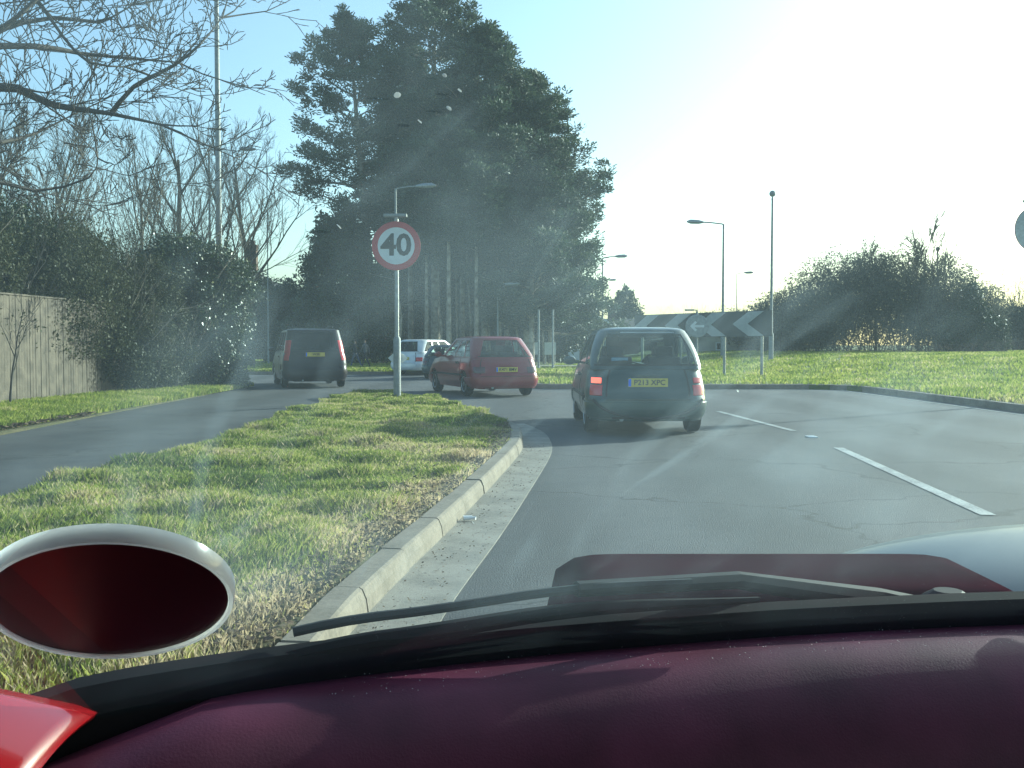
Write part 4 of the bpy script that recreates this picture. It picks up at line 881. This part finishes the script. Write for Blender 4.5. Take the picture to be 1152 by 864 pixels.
    if rack:
        for s in (-1, 1): m = MB(); m.tube([(s * hw * .62, gy1 + .3, H + .0), (s * hw * .63, gy1 + .4, H + .05), (s * hw * .63, wy0 - .5, H + .05), (s * hw * .62, wy0 - .4, H)], .016, 8); m.build('roof_rail', BLACKPL, root)
    return root
def place(o, x, y, deg): o.location = (x, y, .006); o.rotation_euler = (0, 0, R(deg))
GREEN = carpaint('dark_green_paint', (.012, .042, .042)); RED = carpaint('maroon_paint', (.24, .010, .020)); BLK = mat('black_plum_paint', (.012, .007, .010), .35, 0, coat=.12, spec=.25); WHT = carpaint('white_car_paint', (.72, .72, .70), .3); GRYP = carpaint('grey_green_paint', (.07, .09, .095))
c1 = make_car('parked_hatchback' if 0 else 'green_hatchback', 'small dark green hatchback directly ahead, one brake light glowing', GREEN, 3.7, 1.60, 1.44, .90, .78, 2.72, .14, .52, 2.02, 2.80, .285,
              [(.22, .40), (.42, .76)], rear_w=.148, rrw=.26, grr=.15, gw=1.9, lightspec=[(.124, .158, .72, .82, 'brake'), (.118, .160, .48, .68, 'red')], plate='P213 XPC', plate_z=.70, arc=True, lit=True, rear_t=(.14, .88), rw=.74, hb=.92)
place(c1, 1.78, 13.35, 0)
m = MB(); m.box((0, .145, 1.36), (.7, .02, .012)); m.build('high_brake_strip', mat('pale_strip', (.4, .45, .48), .4), c1)
m = MB(); m.box((-.34, .33, 1.0), (.22, .01, .05)); m.build('window_sticker', mat('pale_blue_sticker', (.25, .42, .6), .5), c1)
c2 = make_car('maroon_hatchback', 'maroon five door hatchback turning left behind the 40 sign', RED, 3.95, 1.66, 1.40, .90, .80, 2.85, .12, .50, 2.15, 3.0, .285,
              [(.215, .32), (.335, .52), (.54, .77)], rear_w=.13, lightspec=[(.085, .15, .52, .72, 'dark')], plate='K471 OLD'[:4] + ' BMV', plate_z=.63, rear_t=(.13, .9), rr=.22)
place(c2, -.12, 23.4, 20)
c3 = make_car('black_people_carrier', 'tall black people carrier with high red tail lights leaving left', BLK, 4.4, 1.78, 1.66, 1.0, .88, 3.3, .10, .36, 2.7, 3.6, .31,
              [(.215, .36), (.38, .56), (.58, .77)], rear_w=.12, lightspec=[(.118, .20, .0, .55, 'Gred'), (.115, .165, .72, .98, 'red')], plate='W38', plate_z=.93, rear_t=(.14, .9), rack=True, gl=DGLASS, rr=.2, rrw=.2, rw=.8)
place(c3, -5.42, 28.2, 17)
c4 = make_car('white_hatchback', 'white hatchback with sunlit flank crossing the junction', WHT, 3.8, 1.62, 1.42, .92, .8, 2.8, .12, .42, 2.1, 2.9, .285,
              [(.22, .34), (.37, .52), (.55, .77)], rear_w=.13, lightspec=[(.11, .165, .5, .72, 'red')], plate='T509', plate_z=.66, gl=DGLASS)
place(c4, -4.25, 40.2, -33)
c5 = make_car('grey_hatchback', 'grey green hatchback half hidden between the white and maroon cars', GRYP, 3.7, 1.6, 1.2, .80, .72, 2.7, .14, .55, 2.0, 2.8, .28,
              [(.22, .40), (.42, .76)], rear_w=.13, lightspec=[(.118, .165, .5, .76, 'dark')], plate='R63', plate_z=.6)
place(c5, -2.4, 35.5, -8)
# ---------------------------------------------------------------- people
def person(loc, H, rz, label, jacket, trousers, ph):
    root = thing('person', loc, rz, label, 'person'); k = H / 1.75
    J = {'pel': (0, 0, .95), 'wst': (0, 0, 1.1), 'chest': (0, .02, 1.32), 'neck': (0, .02, 1.48), 'hd0': (0, .02, 1.58), 'hd1': (0, .03, 1.70)}
    V = [J['pel'], J['wst'], J['chest'], J['neck'], J['hd0'], J['hd1']]; E = [(0, 1), (1, 2), (2, 3), (3, 4), (4, 5)]; Rr = [(.14, .10), (.13, .09), (.17, .11), (.055, .055), (.075, .085), (.07, .08)]
    def chain(pts, rads, root_i):
        p = root_i
        for q, r in zip(pts, rads): V.append(q); Rr.append((r, r)); E.append((p, len(V) - 1)); p = len(V) - 1
    for s, f in ((-1, ph), (1, -ph)):
        chain([(s * .09, 0, .88), (s * .1, f * .16, .50), (s * .1, f * .32 - .05, .10), (s * .1, f * .32 + .10, .045)], [.095, .062, .045, .035], 0)
        chain([(s * .19, .02, 1.40), (s * .24, -f * .12, 1.15), (s * .24, -f * .2 + .05, .92), (s * .24, -f * .22 + .08, .84)], [.06, .046, .036, .032], 2)
    me = bpy.data.meshes.new('body'); me.from_pydata([(x * k, y * k, z * k) for x, y, z in V], E, []); o = link('body', me, jacket, root)
    sk = o.modifiers.new('skin', 'SKIN'); o.modifiers.new('s', 'SUBSURF').levels = 1
    for i, r in enumerate(Rr): me.skin_vertices[0].data[i].radius = (r[0] * k, r[1] * k)
    me.skin_vertices[0].data[0].use_root = True
    dg = bpy.context.evaluated_depsgraph_get(); nm = bpy.data.meshes.new_from_object(o.evaluated_get(dg)); o.modifiers.clear(); o.data = nm; nm.materials.clear()
    skin = mat('skin', (.42, .25, .18), .6)
    for x in (jacket, trousers, skin): nm.materials.append(x)
    for p in nm.polygons:
        z = p.center.z / k; p.material_index = 1 if z < .93 and abs(p.center.x) < .2 * k else (2 if z > 1.5 or (z < .9 and abs(p.center.x) > .2 * k) else 0); p.use_smooth = True
    m = MB(); n = 8; m.lathe([(.01, .14)] + [(.088 * math.cos(a) , .05 + .09 * math.sin(a)) for a in [R(80), R(50), R(20), R(-10), R(-35)]], (0, 0, 0), 'Z', 14)
    h = m.build('hair', mat('brown_hair', (.05, .03, .02), .8), root, True); h.location = (0, .012 * k, 1.635 * k); h.scale = (k * .95, k * 1.05, k)
    return root
person((W(400, 400, 49).x, 49, .1), 1.36, R(75), 'left walker in dark jacket on the far verge by the people carrier', mat('dark_jacket', (.03, .03, .035), .9), mat('blue_jeans', (.05, .07, .12), .9), 1)
person((W(411, 400, 49.3).x, 49.3, .1), 1.40, R(70), 'right walker in grey jacket striding on the far verge', mat('grey_jacket', (.10, .10, .11), .9), mat('black_trousers', (.02, .02, .022), .9), -1)
# ---------------------------------------------------------------- the car we sit in
HOST = thing('host_car', (.32, .2, 0), 0, 'maroon car we sit in, its dusty windscreen, dashboard and bonnet across the foreground', 'car')
def hpart(o, parent=None):
    o.parent = parent or HOST
    if not parent: o.location = (-HOST.location.x, -HOST.location.y, 0)
    return o
DASHM = mat('maroon_dashboard_vinyl', (.11, .022, .044), .45, var=.3, scale=14, bump=.05, bscale=700, spec=.3)
TRIMR = mat('red_painted_trim', (.30, .006, .010), .22, var=.05, coat=.9)
BONM = carpaint('maroon_bonnet_paint', (.10, .012, .022)); 
BY = [(-.62, .05), (-.5, .20), (-.40, .335), (-.30, .45), (-.22, .525), (-.11, .582), (.01, .628), (.18, .672), (.35, .70), (.55, .705), (.75, .685), (.92, .62), (1.05, .48), (1.15, .28)]
def yb(x):
    xs = [a for a, b in BY]; return float(np.interp(x, xs, [b for a, b in BY]))
def ybs(x): return (yb(x - .05) + yb(x) * 2 + yb(x + .05)) / 4
xs = np.linspace(-.5, 1.08, 90)
prof = [(.05, .93), (.01, .985), (0, 1.004), (-.006, 1.009), (-.02, 1.010), (-.036, 1.009), (-.054, 1.003), (-.072, .989), (-.086, .968), (-.096, .94), (-.102, .90), (-.105, .7), (-.13, .5), (.05, .5)]
b = MB(); k = len(prof)
b.add([(x, ybs(x) + d - (.0 if x > -.05 else 0), z - (max(0, -x - .16) * .25)) for x in xs for d, z in prof], [(i * k + j, i * k + (j + 1) % k, (i + 1) * k + (j + 1) % k, (i + 1) * k + j) for i in range(len(xs) - 1) for j in range(k)] + [tuple(range(k)), tuple((len(xs) - 1) * k + j for j in range(k))])
hpart(b.build('dashboard', DASHM, None, True))
# windscreen: rises back from its base at 45 degrees
def WS(x, h, o=0):                      # h height above base, o outward offset
    c = .35; e = max(0, abs(x - c) - .5); return (x * (1 - .1 * h), ybs(x) + .004 - h * 1.0 + .06 * h * h + o * .707, .998 + h + o * .707)
b = MB(); nx, nh = 60, 16; xs2 = np.linspace(-.56, 1.1, nx + 1); vs = []
for o in (0, .005):
    for j in range(nh + 1):
        for x in xs2: vs.append(WS(x, .37 * j / nh, o))
w_ = nx + 1; K = w_ * (nh + 1); fs = []
for j in range(nh):
    for i in range(nx): a = j * w_ + i; fs += [(a, a + 1, a + w_ + 1, a + w_), (K + a, K + a + w_, K + a + w_ + 1, K + a + 1)]
for i in range(nx): fs += [(i, K + i, K + i + 1, i + 1)]; a = nh * w_ + i; fs += [(a, a + 1, K + a + 1, K + a)]
b.add(vs, fs)
def ws_mat():
    m = bpy.data.materials.new('dusty_windscreen'); m.use_nodes = True; n = m.node_tree.nodes; l = m.node_tree.links; n.remove(n['Principled BSDF'])
    t = n.new('ShaderNodeBsdfTransparent'); t.inputs[0].default_value = (.83, .965, .985, 1)
    g = n.new('ShaderNodeBsdfGlossy'); g.inputs['Roughness'].default_value = 0
    fr = n.new('ShaderNodeFresnel'); fr.inputs[0].default_value = 1.5; f2 = n.new('ShaderNodeMath'); f2.operation = 'MULTIPLY_ADD'; f2.use_clamp = True; ge = n.new('ShaderNodeNewGeometry'); l.new(ge.outputs['Backfacing'], f2.inputs[0]); f2.inputs[1].default_value = -5; l.new(fr.outputs[0], f2.inputs[2])
    mx = n.new('ShaderNodeMixShader'); l.new(f2.outputs[0], mx.inputs[0]); l.new(t.outputs[0], mx.inputs[1]); l.new(g.outputs[0], mx.inputs[2])
    tc = n.new('ShaderNodeTexCoord')
    def mapping(rot, sc):
        q = n.new('ShaderNodeMapping'); q.vector_type = 'TEXTURE'; q.inputs['Rotation'].default_value = rot; q.inputs['Scale'].default_value = sc; l.new(tc.outputs['Object'], q.inputs['Vector']); return q
    def noise(vec, s, d=4, r=.6):
        q = n.new('ShaderNodeTexNoise'); q.inputs['Scale'].default_value = s; q.inputs['Detail'].default_value = d; q.inputs['Roughness'].default_value = r; l.new(vec, q.inputs['Vector']); return q.outputs['Fac']
    def ramp(v, a, b_, hi=1.0):
        q = n.new('ShaderNodeMapRange'); q.inputs[1].default_value = a; q.inputs[2].default_value = b_; q.inputs[3].default_value = 0; q.inputs[4].default_value = hi; q.interpolation_type = 'SMOOTHSTEP'; l.new(v, q.inputs[0]); return q.outputs[0]
    def op(o, a, b_):
        q = n.new('ShaderNodeMath'); q.operation = o
        for i, v in enumerate((a, b_)):
            if isinstance(v, (int, float)): q.inputs[i].default_value = v
            else: l.new(v, q.inputs[i])
        return q.outputs[0]
    # film of dust, smears in wiping arcs (stretched noise along diagonals) and broad cloudy patches
    m1 = mapping((0, 0, R(0)), (1, 1, 1))
    cloud = ramp(noise(m1.outputs[0], 9, 5), .42, .75)
    st = mapping((0, R(-38), 0), (.30, 1000, .012)); streak = ramp(noise(st.outputs[0], 1.0, 3), .52, .72)
    st2 = mapping((0, R(-62), 0), (.25, 1000, .010)); streak2 = ramp(noise(st2.outputs[0], 1.0, 3), .56, .74)
    zone = ramp(noise(m1.outputs[0], 7.5, 4, .7), .44, .68)
    fine = ramp(noise(m1.outputs[0], 260, 2), .70, .80)
    mp = n.new('ShaderNodeMapping'); mp.inputs['Location'].default_value = (-.55, -.70, -.99); l.new(tc.outputs['Object'], mp.inputs['Vector'])
    rw = n.new('ShaderNodeTexWave'); rw.wave_type = 'RINGS'; rw.rings_direction = 'SPHERICAL'; rw.inputs['Scale'].default_value = 9; rw.inputs['Distortion'].default_value = 5; rw.inputs['Detail'].default_value = 4; rw.inputs['Detail Scale'].default_value = 1.2; l.new(mp.outputs[0], rw.inputs['Vector'])
    z2 = ramp(noise(m1.outputs[0], 6, 3), .47, .66); rings = op('MULTIPLY', ramp(rw.outputs['Fac'], .72, 1.0), z2)
    streak = op('MAXIMUM', streak, op('MULTIPLY', rings, .8))
    s = op('MULTIPLY', op('MAXIMUM', streak, op('MULTIPLY', streak2, .7)), zone)
    fac = op('ADD', op('ADD', DUST0, op('MULTIPLY', cloud, DUST1)), op('ADD', op('MULTIPLY', s, DUST2), op('MULTIPLY', fine, .012)))
    sx = n.new('ShaderNodeSeparateXYZ'); l.new(tc.outputs['Object'], sx.inputs[0])
    fac = op('MULTIPLY', fac, op('ADD', .15, ramp(sx.outputs['Z'], 1.035, 1.07, .85)))
    df = n.new('ShaderNodeBsdfTranslucent'); df.inputs[0].default_value = (.62, .84, .92, 1)
    d2 = n.new('ShaderNodeBsdfDiffuse'); d2.inputs[0].default_value = (.6, .6, .6, 1); md = n.new('ShaderNodeMixShader'); md.inputs[0].default_value = .25; l.new(df.outputs[0], md.inputs[1]); l.new(d2.outputs[0], md.inputs[2])
    m2 = n.new('ShaderNodeMixShader'); l.new(fac, m2.inputs[0]); l.new(mx.outputs[0], m2.inputs[1]); l.new(md.outputs[0], m2.inputs[2])
    l.new(m2.outputs[0], n['Material Output'].inputs[0]); return m
DUST0, DUST1, DUST2 = .030, .055, .060
hpart(b.build('windscreen', ws_mat(), None, True))
b = MB(); xs3 = np.linspace(-.56, 1.1, 80); pr = [(0, .002), (0, .0235), (.012, .0225), (.012, -.03), (-.012, -.03), (-.012, .002), (-.004, .0235), (-.001, .022)]
pr = [(-.014, -.012), (-.010, .014), (.0, .017), (.012, .010), (.014, -.04), (-.006, -.05)]
b.add([(x, WS(x, 0)[1] + a + .002, 1.012 + z - max(0, -x - .22) * .2) for x in xs3 for a, z in pr], [(i * 6 + j, i * 6 + (j + 1) % 6, (i + 1) * 6 + (j + 1) % 6, (i + 1) * 6 + j) for i in range(79) for j in range(6)])
hpart(b.build('windscreen_seal', BLACKRUB, None, True))
# scuttle, bonnet with raised panel and pale bulge, wipers (all outside the glass)
b = MB(); vs = [];
for x in np.linspace(-.5, 1.1, 60):
    y = ybs(x); vs += [(x, y + .03, .992), (x, y + .07, .985), (x, y + .11, .972), (x, y + .16, .958), (x, y + .16, .90), (x, y + .03, .90)]
b.add(vs, [(i * 6 + j, i * 6 + (j + 1) % 6, (i + 1) * 6 + (j + 1) % 6, (i + 1) * 6 + j) for i in range(59) for j in range(6)]); hpart(b.build('scuttle_panel', BLACKPL, None, True))
b = MB(); vs = []; ny = 14
for i, x in enumerate(np.linspace(-.46, 1.12, 50)):
    for j in range(ny):
        f = j / (ny - 1); y = lerp(ybs(x) + .15, 1.72 - .25 * ((x - .33) / .8) ** 2, f); z = .955 - .22 * f - .10 * f * f - .05 * max(0, abs(x - .33) - .5); vs.append((x, y, z))
fs = [(i * ny + j, (i + 1) * ny + j, (i + 1) * ny + j + 1, i * ny + j + 1) for i in range(49) for j in range(ny - 1)]
n0 = len(vs); vs += [(x, y, z - .03) for x, y, z in vs]; fs += [tuple(n0 + q for q in reversed(f)) for f in fs]; b.add(vs, fs)
bon = hpart(b.build('bonnet', BONM, None, True))
def hump(name, x0, x1, y0, y1, zf, m, parent, rx=.03, ry=.04, n=24, base=.86, pw=4):
    b = MB(); vs = []
    for i in range(n + 1):
        for j in range(n + 1):
            u = i / n * 2 - 1; v = j / n * 2 - 1; q = max(0, 1 - abs(u) ** pw) ** .5 * max(0, 1 - abs(v) ** pw) ** .5
            y = lerp(y0, y1, j / n); vs.append((lerp(x0, x1, i / n), y, lerp(base, zf(lerp(x0, x1, i / n), y), q)))
    fs = [(i * (n + 1) + j, (i + 1) * (n + 1) + j, (i + 1) * (n + 1) + j + 1, i * (n + 1) + j + 1) for i in range(n) for j in range(n)]
    n0 = len(vs); rim = [(i * (n + 1)) for i in range(n + 1)]
    vs2 = [(lerp(x0, x1, i), lerp(y0, y1, j), base - .02) for i in (0, 1) for j in (0, 1)]
    b.add(vs, fs); o = b.build(name, m, None, True); return hpart(o, None)
hump('bonnet_scoop', .025, .46, .83, 1.02, lambda x, y: .996, mat('dull_maroon_panel', (.035, .006, .012), .9, var=.3, spec=0), bon, pw=14, base=.90)
hump('bonnet_bulge', .40, 1.25, .90, 1.5, lambda x, y: 1.2 - .186 * 1.25 - .10 * (y - 1.2) ** 2 + .01, mat('bonnet_sky_reflection_grey', (.09, .11, .115), .4, .0, coat=.15, spec=.3), bon, pw=2.6, base=.86, n=34)  # grey base colour stands in for sky reflected by the maroon bonnet
def wiper(x0, x1, name='wiper', hs=(0.006, .020, .028, .026)):
    root = bpy.data.objects.new(name, None); C.objects.link(root); hpart(root); root.location = (-HOST.location.x, -HOST.location.y, 0)
    n = 24; P = [Vector(WS(lerp(x0, x1, i / n), interp(i / n, [(0, hs[0]), (.35, hs[1]), (.7, hs[2]), (1, hs[3])]), .016)) for i in range(n + 1)]
    m = MB(); m.tube(P, [.002 + .003 * math.sin(math.pi * min(1, max(0.02, i / n))) for i in range(n + 1)], 6); m.build('blade', BLACKRUB, root)
    P2 = [p + Vector((0, .004, .012)) for p in P[5:-3]]; m = MB(); m.tube(P2, .003, 6); m.build('blade_frame', BLACKPL, root)
    e = P2[len(P2) // 2 + 3]; a = Vector((x1 + .16, ybs(x1 + .16) + .05, 1.0)); m = MB(); m.tube([e, lerp(e, a, .4) + Vector((0, .01, .012)), lerp(e, a, .8) + Vector((0, .01, .006)), a], [.005, .006, .009, .011], 8); m.lathe([(.018, -.02), (.018, .015), (.01, .02)], tuple(a), 'Z', 14); m.build('arm', BLACKPL, root)
    return root
wiper(-.20, .16); wiper(.27, .78, hs=(.010, .018, .02, .016))
m = MB(); m.box((.245, ybs(.245) + .055, 1.008), (.045, .03, .024)); m.box((.243, ybs(.243) + .045, .993), (.05, .04, .012)); hpart(m.build('washer_jet', mat('pale_blue_plastic', (.22, .33, .42), .25, coat=.5), None, bevel=.005))
# left pillar foot
b = MB(); vs = []; nu_, nv_ = 20, 20
for i in range(nu_ + 1):
    for j in range(nv_ + 1):
        u, v = i / nu_, j / nv_             # u along from dash end outwards, v from glass towards us
        x = lerp(-.212, -.37, u); y = lerp(yb(x) - .012, yb(x) - .20 - .02 * u, v); z = 1.012 + .10 * u + .012 * math.sin(v * math.pi) - .06 * v * v - .018 * v
        vs.append((x, y, z))
fs = [(i * (nv_ + 1) + j, (i + 1) * (nv_ + 1) + j, (i + 1) * (nv_ + 1) + j + 1, i * (nv_ + 1) + j + 1) for i in range(nu_) for j in range(nv_)]
b.add(vs, fs); o = b.build('pillar_trim', TRIMR, None, True); sdm = o.modifiers.new('t', 'SOLIDIFY'); sdm.thickness = .004; hpart(o)
# cabin shell: roof, header, pillars, doors, rear, floor
b = MB(); HB = MB()
vs = []; rx_ = np.linspace(-.52, 1.14, 20)
for x in rx_:
    e = ((x - .31) / .83) ** 2
    for (y, z) in ((ybs(min(max(x, -.5), 1.05)) - .345, 1.352), (.0, 1.40), (-.6, 1.43), (-1.4, 1.40), (-1.9, 1.3)): vs.append((x, y, z - .05 * e))
fs = [(i * 5 + j, (i + 1) * 5 + j, (i + 1) * 5 + j + 1, i * 5 + j + 1) for i in range(19) for j in range(4)]; b.add(vs, fs)
o = b.build('roof_panel', BONM, None, True); q = o.modifiers.new('t', 'SOLIDIFY'); q.thickness = .03; q.offset = 1; hpart(o)
for s, x in ((-1, -.56), (1, 1.16)):
    m = MB(); m.box((x, -.55, .62), (.05, 2.3, .72)); m.box((x, -1.9, .8), (.05, .5, 1.1)); m.box((x, -.75, 1.16), (.05, .09, .42)); hpart(m.build('door', BONM, None, bevel=.01))
    m = MB(); m.tube([(x, .18 if s < 0 else .3, .98), (x * .98, -.22, 1.34)], .03, 8); hpart(m.build('windscreen_pillar', BONM, None, True))
m = MB(); m.box((.3, -2.1, .85), (1.7, .06, .7)); m.box((.3, -.8, .3), (1.7, 2.7, .06)); hpart(m.build('cabin_floor', BLACKPL, None))
for s, x in ((-1, -.45), (1, 1.05)):
    for y in (1.25, -1.5):
        m = MB(); m.lathe([(.19, -.08), (.28, -.09), (.30, -.05), (.30, .05), (.28, .09), (.19, .08)], (x, y, .3), 'X', 28); wo = hpart(m.build('wheel', BLACKRUB, None, True)); m = MB(); m.lathe([(.19, -.085), (.17, -.07), (.17, .07), (.19, .085)], (x, y, .3), 'X', 20); m.build('rim', RIM, wo)
m = MB(); vs = []
for s, x in ((-1, -.5), (1, 1.12)): m.box((x, 1.1, .42), (.06, 1.1, .4))
m.box((.31, 1.66, .40), (1.6, .1, .4)); hpart(m.build('front_wing', BONM, None, bevel=.02))
# round holder stuck on the lower left of the windscreen
def holder():
    d = ray(127, 662)
    # meet the glass
    best = None
    for k in np.linspace(.3, .7, 400):
        x, y, z = d[0] * k, d[1] * k, CH + d[2] * k; h = z - .998; wy_ = WS(x, h)[1]
        if best is None or abs(wy_ - y) < best[0]: best = (abs(wy_ - y), x, y, z)
    _, x, y, z = best
    px_ = Vector(WS(x + .02, z - .998)) - Vector(WS(x - .02, z - .998)); ph_ = Vector(WS(x, z - .998 + .02)) - Vector(WS(x, z - .998 - .02)); nrm = px_.cross(ph_).normalized()
    nrm = Vector((.15, -math.sin(R(42)), -math.cos(R(42)))).normalized()
    root = thing('disc_holder', Vector((x, y, z)) + nrm * .003, 0, 'dark red round disc holder with glossy white rim stuck on the windscreen', 'disc holder')
    root.rotation_euler = nrm.to_track_quat('Z', 'Y').to_euler()
    r = 134 / F * y * 1.0
    m = MB(); m.lathe([(r * .95, 0), (r * .95, .004)], (0, 0, 0), 'Z', 72); m.build('backing_disc', mat('dark_red_disc', (.045, .002, .006), .4, var=.1, coat=.1), root)
    m = MB(); n = 72; rr_ = []
    prof = [(r * .945, .0), (r * .945, .0045), (r * .955, .0055), (r * .985, .0055), (r, .003), (r, -.003)]
    vs = [(p_[0] * math.cos(2 * math.pi * k / n), p_[0] * math.sin(2 * math.pi * k / n), p_[1]) for p_ in prof for k in range(n)]
    m.add(vs, [(i * n + k, i * n + (k + 1) % n, ((i + 1) % 6) * n + (k + 1) % n, ((i + 1) % 6) * n + k) for i in range(6) for k in range(n)]); m.build('rim', mat('white_gloss_rim', (.8, .8, .8), .2, coat=.8, trans=.8), root, True)
holder()

SPK = mat('dried_spot', (.8, .82, .82), .9, var=.05, trans=.8)
for i, (px, py, rr) in enumerate([(447, 107, 1.1), (500, 85, .7), (505, 122, .8), (517, 102, .6), (472, 137, .6), (381, 255, .7), (532, 588, .5), (830, 440, .5)]):
    d = ray(px, py); best = None
    for k in np.linspace(.25, .75, 500):
        x, y, z = d[0] * k, d[1] * k, CH + d[2] * k; h = z - .998; e = abs(WS(x / (1 - .1 * h), h, .006)[1] - y)
        if best is None or e < best[0]: best = (e, x, y, z)
    _, x, y, z = best; m = MB(); m.lathe([(.0011 * rr, 0), (.0009 * rr, .0003)], (0, 0, 0), 'Z', 10); o = hpart(m.build('dried_spot', SPK)); o.rotation_euler = (R(45), 0, .3 * i); o.scale = (1, 1.5, 1)
    o.location = (x - HOST.location.x, y - HOST.location.y, z)

N = 700; x = rng.uniform(-.10, .6, N); y = np.array([ybs(a) for a in x]) - rng.uniform(.008, .05, N)
litter('dash_dust', x, y, np.full(N, 1.0105), rng.uniform(.0002, .0006, N), mat('dust_specks', (.5, .45, .42), .9), 'fine pale dust specks lying on the dashboard top')
